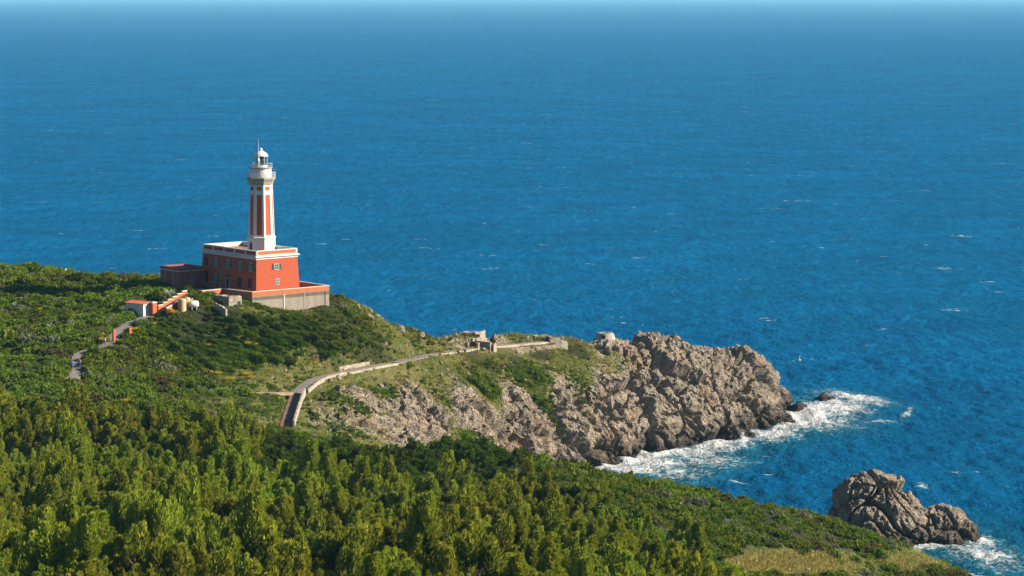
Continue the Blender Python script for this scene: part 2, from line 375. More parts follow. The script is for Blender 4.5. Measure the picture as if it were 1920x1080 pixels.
def rock_disp(P, z):
    """outward displacement (m) of bare limestone: blocks, clefts, pitted skin"""
    wv = np.stack([fbm(P / 9, 3, 2), fbm(P / 9, 5, 2), fbm(P / 9, 9, 2)], 1) * 2.6
    Q = P + wv; Q = np.stack([Q[:, 0] + .35 * Q[:, 2], Q[:, 1], Q[:, 2] * .75 - .15 * Q[:, 0]], 1)
    f1, f2, i1 = worley(Q * [1 / 15, 1 / 11, 1 / 11], 20); a = 3.5 * (i1 - .5) + 1.2 * (.55 - f1) - 3.2 * (1 - sstep(.0, .09, f2 - f1))
    f1, f2, i2 = worley(Q / 4.6 + 4.2, 40); b = 1.3 * (i2 - .5) + .6 * (.55 - f1) - 1.2 * (1 - sstep(.0, .13, f2 - f1))
    f1, f2, i3 = worley((P + wv * .5) * [1 / 1.7, 1 / 1.7, 1 / 2.6] + 8.1, 60); c = .4 * (i3 - .5) - .35 * (1 - sstep(.0, .16, f2 - f1))
    rg = np.abs(fbm((P + wv) * [1 / 2.4, 1 / 2.4, 1 / 5.5], 70, 4, .6))
    return a + b + c - 1.5 * rg - .35 + .42 * fbm(P / .6, 77, 2)

def axis(segs):
    r = []
    for a, b, s in segs: r.append(np.arange(a, b, s))
    r.append(np.array([segs[-1][1]])); return np.concatenate(r)
TX = axis([(-320, -120, 6), (-120, -70, 1.2), (-70, -48, .8), (-48, 80, .40), (80, 100, 1.0), (100, 220, 6)])
TY = axis([(-30, 220, 6), (220, 470, 1.2), (470, 500, .5), (500, 668, .27), (668, 700, 1.0), (700, 820, 8)])
tx, ty = np.meshgrid(TX, TY); X = tx.ravel(); Y = ty.ravel(); nx, ny = len(TX), len(TY)
Z = ground(X, Y)
ROCK = rockiness(X, Y)
zz = Z.reshape(ny, nx); gyv, gxv = np.gradient(zz, TY, TX)
SL = np.hypot(gxv, gyv).ravel()
ROCK = np.clip(ROCK + .5 * sstep(.9, 1.5, SL) * (X > 0), 0, 1)
N = np.stack([-gxv.ravel(), -gyv.ravel(), np.ones(len(X))], 1); N /= np.linalg.norm(N, axis=1)[:, None]
V = np.stack([X, Y, Z], 1)
def near_line(X, Y, line, r):
    b = np.full(len(X), 1e9)
    m = np.where((X > line[:, 0].min() - r) & (X < line[:, 0].max() + r) & (Y > line[:, 1].min() - r) & (Y < line[:, 1].max() + r))[0]
    for p in line[::2]: b[m] = np.minimum(b[m], np.hypot(X[m] - p[0], Y[m] - p[1]))
    return b
DPATH = np.minimum(np.minimum(near_line(X, Y, PATHL, 8), near_line(X, Y, ROADL, 8)), near_line(X, Y, TRAIL, 5))
keep = sstep(2.0, 5.0, DPATH)
yard = sstep(0, 6, np.hypot(np.maximum(np.abs(X + 56) - 13, 0), np.maximum(np.abs(Y - 531) - 16, 0)))
m = np.where((ROCK > .12) & (Z > -9) & (Y > 440))[0]
P = V[m]; f = sstep(.25, .8, ROCK[m] + .18 * fbm(P / 6, 90, 3))
D = rock_disp(P, Z[m])
_pb = at(1135, 640, 621); kk = keep[m] * yard[m] * sstep(2.5, 6.5, np.hypot(X[m] - _pb[0], Y[m] - _pb[1])) * sstep(3, 6, np.hypot(X[m] - PATHL[-1][0] - 2, Y[m] - PATHL[-1][1]))
V[m] += N[m] * (D * f * kk * np.where(Y[m] < 470, .35, 1.0))[:, None]
# hummocky soil elsewhere
m2 = np.where((Y > 200))[0]
V[m2, 2] += (fbm(V[m2] * [1 / 7, 1 / 7, 0], 5, 3) * .9 * (1 - ROCK[m2]) * keep[m2] * yard[m2])
V[m2, 2] += (np.abs(fbm(V[m2] * [1 / 1.6, 1 / 1.6, 0], 15, 3)) * .9 * np.clip(ROCK[m2] * 3, 0, 1) * keep[m2] * yard[m2]) * (X[m2] > -48)
# keep the downhill side of the coast path below its edge
mm = np.where((DPATH < 7) & (X > -45) & (Y > 485))[0]
dd = np.full(len(mm), 1e9); pz = np.zeros(len(mm)); py = np.zeros(len(mm))
for p in PATHL[20:]:
    q = np.hypot(X[mm] - p[0], Y[mm] - p[1]); c_ = q < dd; dd = np.where(c_, q, dd); pz = np.where(c_, p[2], pz); py = np.where(c_, p[1], py)
lim = pz - .15 - .22 * np.maximum(dd - 1.6, 0); ok = (Y[mm] < py - .2) & (dd > 1.2) & (dd < 7)
V[mm, 2] = np.where(ok, np.minimum(V[mm, 2], lim), V[mm, 2])
idx = np.arange(nx * ny).reshape(ny, nx)
F = np.stack([idx[:-1, :-1], idx[:-1, 1:], idx[1:, 1:], idx[1:, :-1]], -1).reshape(-1, 4)
F = F[(V[F, 2].max(1) > -5)]
used = np.unique(F); remap = np.full(len(V), -1); remap[used] = np.arange(len(used))
me = mesh_np('terrain', V[used], remap[F], smooth=True)
attr(me, 'rock', ROCK[used])
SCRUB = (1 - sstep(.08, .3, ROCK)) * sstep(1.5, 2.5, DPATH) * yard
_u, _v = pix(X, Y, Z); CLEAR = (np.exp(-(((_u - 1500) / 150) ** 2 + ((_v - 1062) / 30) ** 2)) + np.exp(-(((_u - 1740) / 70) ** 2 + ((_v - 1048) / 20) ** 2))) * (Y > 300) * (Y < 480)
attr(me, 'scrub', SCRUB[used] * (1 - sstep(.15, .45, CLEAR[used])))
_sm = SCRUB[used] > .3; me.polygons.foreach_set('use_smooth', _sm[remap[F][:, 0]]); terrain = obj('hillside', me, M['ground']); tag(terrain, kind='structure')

# ------------------------------------------------------------------ sea
coast = []
zc = base_h(_gx.ravel(), _gy.ravel()).reshape(_gx.shape)
cr = (np.sign(zc[1:, :]) != np.sign(zc[:-1, :])); iy, ix = np.where(cr); coast.append(np.stack([GX[ix], GY[iy] + .5], 1))
cr = (np.sign(zc[:, 1:]) != np.sign(zc[:, :-1])); iy, ix = np.where(cr); coast.append(np.stack([GX[ix] + .5, GY[iy]], 1))
coast = np.concatenate(coast)
STACK_C = np.array([73.0, 500.0]); REEF = on_sea(1545, 750)
coast = coast[(coast[:, 1] > 440) & (coast[:, 0] > -20)]
for a in np.linspace(0, 2 * math.pi, 40): coast = np.vstack([coast, STACK_C + [13.5 * math.cos(a), 7 * math.sin(a)]])
def geo(a, b, s0, k):
    r = [a]; s = s0
    while r[-1] < b: r.append(r[-1] + s); s *= k
    return np.array(r)
SX = np.concatenate([-geo(30, 60000, 2.0, 1.06)[::-1], np.arange(-29, 10, 1.5), np.arange(10, 130, .8), geo(130, 60000, 1.5, 1.06)])
SY = np.concatenate([-geo(-400, 3000, 30, 1.4)[::-1], np.arange(430, 720, .8), geo(720, 70000, .9, 1.011)])
sx, sy = np.meshgrid(SX, SY); X2 = sx.ravel(); Y2 = sy.ravel(); H2 = np.zeros(len(X2))
dX = np.gradient(SX); dY = np.gradient(SY); cell = np.maximum(*np.meshgrid(dX, dY)).ravel()
near = np.where(cell < 8)[0]
rw = np.random.default_rng(3)
for k in range(70):
    lam = 2.6 * (4 ** rw.random()); th = rad(200) + rw.normal(0, .5); amp = .0042 * lam
    kx, ky = math.cos(th) * 2 * math.pi / lam, math.sin(th) * 2 * math.pi / lam
    ph = X2[near] * kx + Y2[near] * ky + rw.random() * 6.28
    H2[near] += amp * (1 - sstep(lam / 5, lam / 2.5, cell[near])) * np.sin(ph)
foam = np.zeros(len(X2)); shoal = np.zeros(len(X2))
nn = np.where((X2 > -10) & (X2 < 130) & (Y2 > 440) & (Y2 < 720))[0]
dist = np.full(len(nn), 1e9)
for s in range(0, len(coast), 50):
    c = coast[s:s + 50]
    dist = np.minimum(dist, np.sqrt(((X2[nn][:, None] - c[:, 0]) ** 2 + (Y2[nn][:, None] - c[:, 1]) ** 2).min(1)))
Pn = np.stack([X2[nn], Y2[nn], np.zeros(len(nn))], 1)
wid = 5.0 + 8.0 * fbm(Pn / 15, 8, 3)
d2 = dist + 2.5 * fbm(Pn / 4, 6, 3)
foam[nn] = np.clip(1.15 - d2 / np.maximum(wid, 2.2), 0, 1.1)
# the surf thrown off the point and the broken water round the reef and off the stack
def blob(u, v, rx, ry, a, rot=0.0):
    c = on_sea(u, v); dx, dy = X2[nn] - c[0], Y2[nn] - c[1]; ca, sa = math.cos(rot), math.sin(rot)
    q = ((dx * ca + dy * sa) / rx) ** 2 + ((-dx * sa + dy * ca) / ry) ** 2
    foam[nn] = np.maximum(foam[nn], a * np.exp(-q) * (1 + .35 * fbm(Pn / 3, int(u), 3)))
for q in [(1525, 774, 8, 22, 1.2, -.3), (1572, 764, 8, 18, 1.0), (1602, 746, 6, 15, .95, .5), (1548, 792, 9, 15, .8), (1262, 886, 10, 13, .72), (1325, 864, 10, 11, .72), (1700, 775, 1.3, 10, .72, -.25), (1650, 790, 7, 2.5, .6), (1440, 815, 9, 12, .95, -.5), (1350, 838, 8, 9, .9), (1230, 868, 9, 10, .9),
          (1190, 880, 8, 9, 1.0), (1300, 850, 8, 9, .95), (1250, 890, 6, 10, .6), (1500, 800, 5, 12, .75, -.4), (1385, 905, 2.5, 2, .8), (1845, 1040, 7, 14, .8, .3), (1880, 1060, 8, 9, .55), (1835, 1015, 4, 9, .9), (1730, 912, 1.6, 3.2, .8)]: blob(*q)
shoal[nn] = np.clip(1.1 - d2 / 26, 0, 1)
foam[nn] = np.clip(foam[nn], 0, 1.15)
H2[nn] += .5 * np.clip(foam[nn], 0, 1) * (.6 + fbm(Pn / 2.2, 12, 3))
ids = np.arange(len(X2)).reshape(len(SY), len(SX))
F2 = np.stack([ids[:-1, :-1], ids[:-1, 1:], ids[1:, 1:], ids[1:, :-1]], -1).reshape(-1, 4)
sme = mesh_np('sea', np.stack([X2, Y2, H2], 1), F2, smooth=True); attr(sme, 'foam', foam); attr(sme, 'shoal', shoal)
def make_sea_mat():
    t = NT('sea_mat'); P = t.pos()
    mp = t.n('Mapping', None, Vector=P); mp.inputs['Scale'].default_value = (1.1, 1, 1); mp.inputs['Rotation'].default_value = (0, 0, rad(12))
    mq = t.n('Mapping', None, Vector=P); mq.inputs['Scale'].default_value = (2.0, .8, 1); mq.inputs['Rotation'].default_value = (0, 0, rad(-8))
    a = t.noise(mq, .06, 4, .6); b = t.noise(mp, .34, 6, .7); L = t.noise(P, .0075, 4, .6); L2 = t.noise(mp, .028, 4, .6)
    h = t.math('ADD', t.math('MULTIPLY', a, 5.5), t.math('MULTIPLY', b, 2.4))
    ms = t.n('Mapping', None, Vector=P); ms.inputs['Scale'].default_value = (.4, 1.2, 1); ms.inputs['Rotation'].default_value = (0, 0, rad(14))
    h = t.math('ADD', h, t.math('MULTIPLY', t.noise(ms, .035, 2, .5), 7.0))
    nrm = t.bump(h, 1.0, 1.4)
    col = t.mix(t.ramp(L, [(.35, 0.0), (.65, 1.0)]), (.0001, .068, .190), (.0002, .094, .248))
    col = t.mix(t.ramp(L2, [(.36, .6), (.56, 0.0)]), col, (.0001, .045, .13))
    sh = t.attr('shoal'); col = t.mix(t.math('MULTIPLY', t.ramp(sh, [(.0, 0.0), (.9, 1.0)]), .55), col, (.003, .062, .09))
    # foam: surf attribute broken up by noise, plus sparse whitecaps
    w1 = t.n('TexNoise', None, Vector=P, Scale=.55, Detail=7, Roughness=.68, Distortion=1.6).outputs[0]
    fo = t.attr('foam')
    fm = t.ramp(t.math('ADD', fo, t.math('MULTIPLY', t.math('SUBTRACT', w1, .5), 2.6)), [(.42, 0.0), (.92, 1.0)])
    mc = t.n('Mapping', None, Vector=P); mc.inputs['Scale'].default_value = (.6, 1, 1)
    c1 = t.noise(mc, .075, 2, .5); c2 = t.noise(mc, .6, 3, .6); c3 = t.noise(mc, .006, 2)
    cap = t.math('MULTIPLY', t.ramp(c1, [(.675, 0.0), (.71, 1.0)]), t.ramp(t.math('ADD', c2, t.math('MULTIPLY', c3, .25)), [(.70, 0.0), (.76, 1.0)]))
    fm = t.math('MAXIMUM', fm, cap)
    teal = t.math('MULTIPLY', t.ramp(t.math('ADD', fo, t.math('MULTIPLY', w1, .3)), [(.12, 0.0), (.75, 1.0)]), .8)
    col = t.mix(teal, col, (.02, .14, .17))
    col = t.mix(fm, col, (.62, .64, .64))
    df = t.n('BsdfDiffuse', None, Color=col, Normal=nrm)
    gl = t.n('BsdfGlossy', None, Color=(.06, .70, 1.0), Roughness=.2, Normal=nrm)
    fr = t.n('Fresnel', None, IOR=1.333, Normal=nrm).outputs[0]
    fr = t.math('MULTIPLY', t.math('MINIMUM', fr, .85), t.math('MULTIPLY_ADD', fm, -.75, .85))
    mx = t.n('MixShader', None, i0=fr, i1=df, i2=gl); t.t.nodes.remove(t.b); t.t.links.new(mx.outputs[0], t.out.inputs[0])
    return t.m
M['sea'] = make_sea_mat()
sea = obj('sea', sme, M['sea']); tag(sea, kind='structure')

# ------------------------------------------------------------------ haze over the sea
_t = bpy.data.materials.new('haze_mat'); _t.use_nodes = True; _t.node_tree.nodes.clear()
_o = _t.node_tree.nodes.new('ShaderNodeOutputMaterial'); _v = _t.node_tree.nodes.new('ShaderNodeVolumePrincipled')
_v.inputs['Color'].default_value = (.27, .70, 1.0, 1); _v.inputs['Density'].default_value = 3.8e-5; _v.inputs['Anisotropy'].default_value = 0.0
_t.node_tree.links.new(_v.outputs[0], _o.inputs['Volume'])
haze = MB().box(-90000, 90000, -9000, 95000, -14, 118).build('haze', _t); tag(haze, kind='stuff')

# ------------------------------------------------------------------ building materials
def brick_plaster():
    t = NT('brick_red'); tc = t.n('TexCoord').outputs['Object']
    # bond laid along the wall: combine both wall directions so every face shows its courses
    sp = t.n('SeparateXYZ', None, Vector=tc); cv = t.n('CombineXYZ', None, X=t.math('ADD', sp.outputs[0], sp.outputs[1]), Y=sp.outputs[2])
    bt = t.n('TexBrick', {'offset': .5}, Vector=cv, Scale=1.0, Color1=(.37, .075, .030), Color2=(.42, .092, .036), Mortar=(.18, .034, .02), Mortar_Size=.045, Mortar_Smooth=.4, Brick_Width=.62, Row_Height=.42)
    n = t.noise(t.pos(), .9, 5); n2 = t.noise(t.pos(), 6, 4)
    c = t.mix(t.ramp(n, [(.35, 0.0), (.7, .35)]), bt.outputs[0], (.35, .075, .04)); c = t.mix(t.ramp(n2, [(.6, 0.0), (.8, .3)]), c, (.48, .15, .075))
    t.p(Base_Color=c, Roughness=.85, Specular_IOR_Level=.2, Normal=t.bump(bt.outputs[1], .5, -.03)); return t.m
def stone(name, c0, c1, c2, scale=2.6, mort=.5):
    t = NT(name); P = t.pos()
    vo = t.n('TexVoronoi', {'feature': 'F1'}, Vector=P, Scale=scale, Randomness=1.0)
    ve = t.n('TexVoronoi', {'feature': 'DISTANCE_TO_EDGE'}, Vector=P, Scale=scale, Randomness=1.0).outputs[0]
    n = t.noise(P, 1.1, 5); n2 = t.noise(P, 12, 3)
    v1 = t.n('SeparateColor', None, Color=vo.outputs['Color']).outputs[0]
    c = t.ramp(v1, [(.0, c0), (.5, c1), (1., c2)]); c = t.mix(t.ramp(n, [(.4, 0.0), (.7, .4)]), c, c0)
    e = t.ramp(ve, [(.02, 0.0), (.10, 1.0)]); c = t.mix(e, t.mix(mort, c, tuple(x * .3 for x in c0)), c)
    h = t.math('ADD', e, t.math('MULTIPLY', n2, .35))
    t.p(Base_Color=c, Roughness=.92, Specular_IOR_Level=.15, Normal=t.bump(h, .7, .06)); return t.m
M['brick_red'] = brick_plaster()
M['red'] = plain('red_plaster', (.41, .08, .035), var=.18, scale=.7)
M['shaded_red'] = plain('shaded_red_plaster', (.31, .052, .04), var=.18, scale=.7)
M['wing_red'] = plain('faded_red_plaster', (.28, .085, .06), var=.22, scale=.6)
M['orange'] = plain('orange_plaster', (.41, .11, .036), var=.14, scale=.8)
M['white'] = plain('white_plaster', (.56, .53, .49), var=.12, scale=.8)
M['coping'] = plain('pale_coping', (.52, .485, .43), var=.18, scale=1.2)
M['metal_white'] = plain('white_metal', (.57, .57, .56), rough=.45, var=.08)
M['grey'] = plain('grey_render', (.25, .22, .175), var=.28, scale=.55, bump=.4)
M['plinth'] = plain('dark_plinth', (.20, .18, .165), var=.25, scale=.8)
M['roof'] = plain('roof_tiles', (.30, .17, .12), var=.3, scale=.8)
M['roof_dark'] = plain('dark_roof', (.075, .08, .085), var=.3, scale=.5)
M['green'] = plain('green_shutter', (.015, .045, .035), rough=.55, var=.1)
M['dark'] = plain('dark_opening', (.012, .014, .016), rough=.6, var=.05)
M['frame'] = plain('window_frame', (.45, .47, .44), rough=.6, var=.1)
M['corbel'] = plain('weathered_corbel', (.36, .33, .28), var=.35, scale=1.6)
M['tank'] = plain('tank_plastic', (.50, .36, .19), rough=.55, var=.12, scale=1.2)
M['tank_white'] = plain('tank_white', (.56, .54, .51), rough=.5, var=.06)
M['asphalt'] = plain('worn_concrete', (.20, .18, .155), var=.22, scale=.6, bump=.3)
M['brickpath'] = plain('red_brick_path', (.21, .12, .08), var=.3, scale=1.5, bump=.3)
M['dirt'] = plain('trodden_earth', (.26, .20, .13), var=.25, scale=.8, bump=.3)
M['stone'] = stone('wall_stone', (.22, .19, .145), (.33, .285, .225), (.42, .37, .30))
M['stone_pale'] = stone('pale_stone', (.26, .23, .18), (.36, .32, .25), (.44, .40, .32), 3.0)
M['concrete'] = plain('old_concrete', (.30, .27, .22), var=.25, scale=.9, bump=.4)
M['red_tiles'] = plain('red_sheet_roof', (.55, .12, .06), var=.2, scale=1.2)
_t = NT('window_glass'); _t.p(Base_Color=(.03, .04, .05), Roughness=.08, Specular_IOR_Level=.6); M['pane'] = _t.m
_t = NT('lantern_glass'); _g = _t.n('BsdfGlass', None, Color=(.86, .95, .95), Roughness=.02, IOR=1.12); _t.t.links.new(_g.outputs[0], _t.out.inputs[0]); _t.t.nodes.remove(_t.b); M['glass'] = _t.m
_t = NT('lens'); _t.p(Base_Color=(.45, .62, .55), Roughness=.08, Metallic=.3); M['lens'] = _t.m

# ------------------------------------------------------------------ lighthouse
PHI = rad(39.5); LH = np.array([-50.2, 521.0, FLOOR])
UA = np.array([math.cos(PHI), math.sin(PHI), 0]); UB = np.array([-math.sin(PHI), math.cos(PHI), 0])
def loc2w(o, x, y, z=0): return o + UA * x + UB * y + np.array([0, 0, z])
LX, LY = 9.8, 19.2
lh = thing('lighthouse', LH, 'tall octagonal red and white lighthouse tower rising from a two-storey red building', 'lighthouse', rz=PHI)
def frustum(mb, x0, x1, y0, y1, z0, z1, o):        # o: how far the foot stands out
    mb.hexa([(x0 - o, y0 - o, z0), (x1 + o, y0 - o, z0), (x1 + o, y1 + o, z0), (x0 - o, y1 + o, z0)], [(x0, y0, z1), (x1, y0, z1), (x1, y1, z1), (x0, y1, z1)])
m_ = MB(); frustum(m_, 0, LX, 0, LY, .55, 6.8, .28); wall = m_.build('wall', M['brick_red'], lh)
m_ = MB(); frustum(m_, -.06, LX + .06, -.06, LY + .06, -.6, .56, .30); m_.build('plinth', M['plinth'], lh)
m_ = MB(); m_.box(-.10, LX + .10, -.10, LY + .10, 6.8, 7.22); m_.box(-.36, LX + .36, -.36, LY + .36, 7.22, 7.5); m_.build('cornice', M['white'], lh, bevel=.03)
m_ = MB(); m_.box(.35, LX - .35, .35, LY - .35, 7.5, 7.72); m_.build('roof', M['roof'], lh)
def parapet_side(p0, p1, nrm, npan):
    """one side of the roof parapet: white rails and posts round recessed red panels"""
    p0, p1, nrm = Vector(p0), Vector(p1), Vector(nrm); d = (p1 - p0); L = d.length; d.normalize(); T = .34
    def slab(a, b, z0, z1, o0, o1):
        q = [p0 + d * a - nrm * o0, p0 + d * b - nrm * o0, p0 + d * b - nrm * o1, p0 + d * a - nrm * o1]
        return [(*v.xy, z0) for v in q], [(*v.xy, z1) for v in q]
    mb = MB(); mb.hexa(*slab(0, L, 7.5, 7.66, 0, T)); mb.hexa(*slab(0, L, 8.40, 8.6, -.05, T)); ps = mb.build('parapet', M['white'], lh)
    mb = MB(); mb.hexa(*slab(.0, L, 7.66, 8.40, .12, T - .02)); mb.build('parapet_core', M['white'], ps)
    step = L / npan
    for k in range(npan + 1):
        a = min(max(k * step - .2, 0), L - .4); MB().hexa(*slab(a, a + .4, 7.66, 8.40, 0, .12)).build('post', M['white'], ps)
    for k in range(npan):
        a, b = k * step + .3, (k + 1) * step - .3
        MB().hexa(*slab(a, b, 7.72, 8.34, .085, .12)).build('panel', M['shaded_red'] if nrm.x < 0 else M['orange'], ps)  # panels on the sunless side carry their shade as a darker red
parapet_side((0, LY, 0), (0, 0, 0), (-1, 0, 0), 5); parapet_side((0.001, 0, 0), (LX, 0, 0), (0, -1, 0), 1)
parapet_side((LX, 0.35, 0), (LX, LY, 0), (1, 0, 0), 5); parapet_side((LX - .35, LY, 0), (.35, LY, 0), (0, 1, 0), 2)
def window(parent, face, c, z0, z1, wd, shutters=True, arch=False, dark=False, off=None):
    """window or door on the left face ('L', looks along -x) or right face ('R', looks along -y); c = place along the wall"""
    def mp(s, o, z):                                # s along wall, o out of wall
        b = (.28 * (1 - (max(z, .55) - .55) / 6.25)) if off is None else off
        return (-b - o, s, z) if face == 'L' else (s, -b - o, z)
    def slab(mb, s0, s1, a0, a1, o0, o1):
        mb.hexa([mp(s0, o0, a0), mp(s1, o0, a0), mp(s1, o1, a0), mp(s0, o1, a0)], [mp(s0, o0, a1), mp(s1, o0, a1), mp(s1, o1, a1), mp(s0, o1, a1)]); return mb
    h = wd / 2; mb = MB()
    slab(mb, c - h - .1, c - h, z0 - .1, z1 + .1, -.05, .07); slab(mb, c + h, c + h + .1, z0 - .1, z1 + .1, -.05, .07)
    slab(mb, c - h, c + h, z1, z1 + .1, -.05, .07); slab(mb, c - h - .0, c + h + .0, z0 - .1, z0, -.05, .14)
    w_ = mb.build('door' if arch else 'window', M['dark'] if dark else M['frame'], parent)
    if arch:
        mb = MB(); n = 10; R0 = [mp(c + h * 1.15 * math.cos(math.pi * k / n), .05, z1 + .1 + h * math.sin(math.pi * k / n)) for k in range(n + 1)]
        R1 = [mp(c + h * 1.15 * math.cos(math.pi * k / n), -.05, z1 + .1 + h * math.sin(math.pi * k / n)) for k in range(n + 1)]
        mb.rings([R0, R1]); mb.build('arch', M['dark'], w_)
    slab(MB(), c - h, c + h, z0, z1, -.04, .012).build('pane', M['dark'] if (arch or dark) else M['pane'], w_)
    if not arch and not dark: slab(slab(MB(), c - .03, c + .03, z0, z1, .012, .04), c - h, c + h, (z0 + z1) / 2 - .03, (z0 + z1) / 2 + .03, .0125, .035).build('glazing_bar', M['frame'], w_)
    if shutters:
        for sg in (-1, 1):
            a = c + sg * (h + .12); b = c + sg * (h + .12 + wd * .55)
            sh = slab(MB(), min(a, b), max(a, b), z0 - .05, z1 + .05, .02, .075).build('shutter', M['green'], w_)
            mb = MB(); k = z0 + .08
            while k < z1 - .05: slab(mb, min(a, b) + .05, max(a, b) - .05, k, k + .035, .075, .095); k += .11
            mb.build('louvre', M['green'], sh)
    return w_
for c, shut in ((17.75, False), (14.2, True), (9.9, True), (5.6, True), (1.85, True)): window(lh, 'L', c, 4.55, 6.0, .95, shut, dark=not shut)
window(lh, 'L', 17.6, 1.2, 3.1, 1.0, False, dark=True); window(lh, 'L', 14.1, 1.3, 3.0, .95, True)
window(lh, 'L', 9.9, .2, 2.5, 1.25, False, arch=True); window(lh, 'L', 5.6, 1.2, 2.85, .95, False, dark=True); window(lh, 'L', 1.95, 1.3, 2.9, .95, False, dark=True)
window(lh, 'R', 4.75, 4.75, 5.7, .9, True); window(lh, 'R', 4.8, 1.75, 2.75, .6, False)
MB().tube([(-.45, 12.3, .1), (-.45, 12.3, 3.2)], .04).build('flag_pole', M['metal_white'], lh)
# tower: octagon with faces parallel to the building
TCX, TCY = 6.8, 8.1; ZT = lambda zw: zw - FLOOR
def octring(R, z, n=8): return [(TCX + R * math.cos(rad(22.5) + 2 * math.pi * k / 8), TCY + R * math.sin(rad(22.5) + 2 * math.pi * k / 8), z) for k in range(8)]
def octo(prof): return MB().rings([octring(r, ZT(z)) for r, z in prof])
RB, RT, ZB, ZTOP = 2.66, 2.34, 55.0, 65.3
def RR(z): return RB + (RT - RB) * (z - ZB) / (ZTOP - ZB)
base = octo([(2.80, 51.6), (2.78, 54.55), (2.92, 54.62), (2.92, 54.85), (2.74, 55.0)]).build('tower_base', M['white'], lh)
core = octo([(RR(55) - .09, 54.9), (RR(65.3) - .09, 65.3)]).build('tower_shaft', M['red'], lh)
for z0, z1 in ((55.0, 55.35), (63.35, 64.25), (64.98, 65.32)):
    octo([(RR(z0) - .015, z0), (RR(z1) - .015, z1)]).build('band', M['white'], core)
for k in range(8):                                   # white corner strips
    a = rad(22.5) + 2 * math.pi * k / 8; mb = MB(); rows = []
    for z in (54.95, 65.31):
        R = RR(z); c0 = Vector((math.cos(a), math.sin(a))) * R
        e1 = (Vector((math.cos(a + rad(45)), math.sin(a + rad(45)))) - Vector((math.cos(a), math.sin(a)))) * R; e2 = (Vector((math.cos(a - rad(45)), math.sin(a - rad(45)))) - Vector((math.cos(a), math.sin(a)))) * R
        f = .21; pts = [c0 + e2 * f, c0, c0 + e1 * f, (c0 + e1 * f) * .93, c0 * .93, (c0 + e2 * f) * .93]
        rows.append([(TCX + p.x, TCY + p.y, ZT(z)) for p in pts])
    mb.rings(rows).build('corner_strip', M['white'], core)
def facet_box(mb, ang, s0, s1, z0, z1, out, R=None):
    """slab on the tower facet whose outward normal is at ang (local degrees)"""
    n = Vector((math.cos(rad(ang)), math.sin(rad(ang)))); t_ = Vector((-n.y, n.x))
    def q(z, o): ap = (R or RR(z)) * math.cos(rad(22.5)) + o; return [(TCX + n.x * ap + t_.x * s, TCY + n.y * ap + t_.y * s, ZT(z)) for s in (s0, s1)]
    a0, a1, b0, b1 = q(z0, -.25), q(z0, out), q(z1, -.25), q(z1, out)
    return mb.hexa([a0[0], a0[1], a1[1], a1[0]], [b0[0], b0[1], b1[1], b1[0]])
wv_ = facet_box(MB(), 180, -.42, .42, 64.32, 64.92, -.07).build('window', M['dark'], core)
dr_ = facet_box(MB(), 180, -.45, .45, 51.9, 53.9, .012, R=2.79).build('door', M['plinth'], base)
facet_box(MB(), 180, -.36, .36, 51.9, 53.8, .03, R=2.79).build('door_leaf', M['dark'], dr_)
gal = octo([(2.34, 65.3), (2.42, 65.45), (2.62, 66.0), (2.86, 66.35), (2.95, 66.5), (2.95, 66.75)]).build('gallery', M['corbel'], lh)
for k in range(24):
    a = 2 * math.pi * k / 24; MB().tube([(TCX + 2.86 * math.cos(a), TCY + 2.86 * math.sin(a), ZT(66.7)), (TCX + 2.86 * math.cos(a), TCY + 2.86 * math.sin(a), ZT(67.8))], .028, 5).build('baluster', M['metal_white'], gal)
mb = MB()
for z in (67.05, 67.4, 67.8):
    mb.ringwall(2.835, 2.885, ZT(z) - .025, ZT(z) + .025, 32, TCX, TCY)
mb.build('railing', M['metal_white'], gal)
MB().lathe([(2.10, ZT(66.75)), (2.08, ZT(68.55))], 28, TCX, TCY).build('watch_room', M['white'], lh, smooth=False)
lg = MB().lathe([(2.10, ZT(68.55)), (2.34, ZT(68.66)), (2.34, ZT(68.82))], 28, TCX, TCY).build('lantern_platform', M['corbel'], lh)
mb = MB()
for z in (69.2, 69.6): mb.ringwall(2.235, 2.275, ZT(z) - .02, ZT(z) + .02, 28, TCX, TCY)
mb.build('platform_railing', M['metal_white'], lg)
for k in range(12):
    a = 2 * math.pi * k / 12; c_, s_ = math.cos(a) * 2.255 + TCX, math.sin(a) * 2.255 + TCY; MB().tube([(c_, s_, ZT(68.8)), (c_, s_, ZT(69.6))], .022, 4).build('stanchion', M['metal_white'], lg)
lan = MB().lathe([(1.34, ZT(68.82)), (1.34, ZT(69.2)), (1.26, ZT(69.24))], 16, TCX, TCY).build('lantern', M['metal_white'], lh)
MB().lathe([(1.22, ZT(69.24)), (1.22, ZT(70.95))], 16, TCX, TCY, cap0=False, cap1=False).build('glazing', M['glass'], lan)
for k in range(8):
    a = 2 * math.pi * k / 8; MB().tube([(TCX + 1.25 * math.cos(a), TCY + 1.25 * math.sin(a), ZT(69.2)), (TCX + 1.25 * math.cos(a), TCY + 1.25 * math.sin(a), ZT(71.0))], .06, 6).build('mullion', M['metal_white'], lan)
MB().lathe([(.25, ZT(69.0)), (.62, ZT(69.5)), (.72, ZT(70.1)), (.6, ZT(70.6)), (.2, ZT(70.9))], 12, TCX, TCY).build('lens', M['lens'], lan, smooth=True)
MB().lathe([(1.48, ZT(70.95)), (1.50, ZT(71.05)), (1.36, ZT(71.32)), (1.05, ZT(71.68)), (.62, ZT(71.95)), (.34, ZT(72.06)), (.30, ZT(72.22)), (.36, ZT(72.3)), (.34, ZT(72.5)), (.14, ZT(72.62))], 20, TCX, TCY).build('dome', M['metal_white'], lh, smooth=True)
nA = Vector((math.sin(-PHI), -math.cos(-PHI)))       # direction towards the viewer side, local
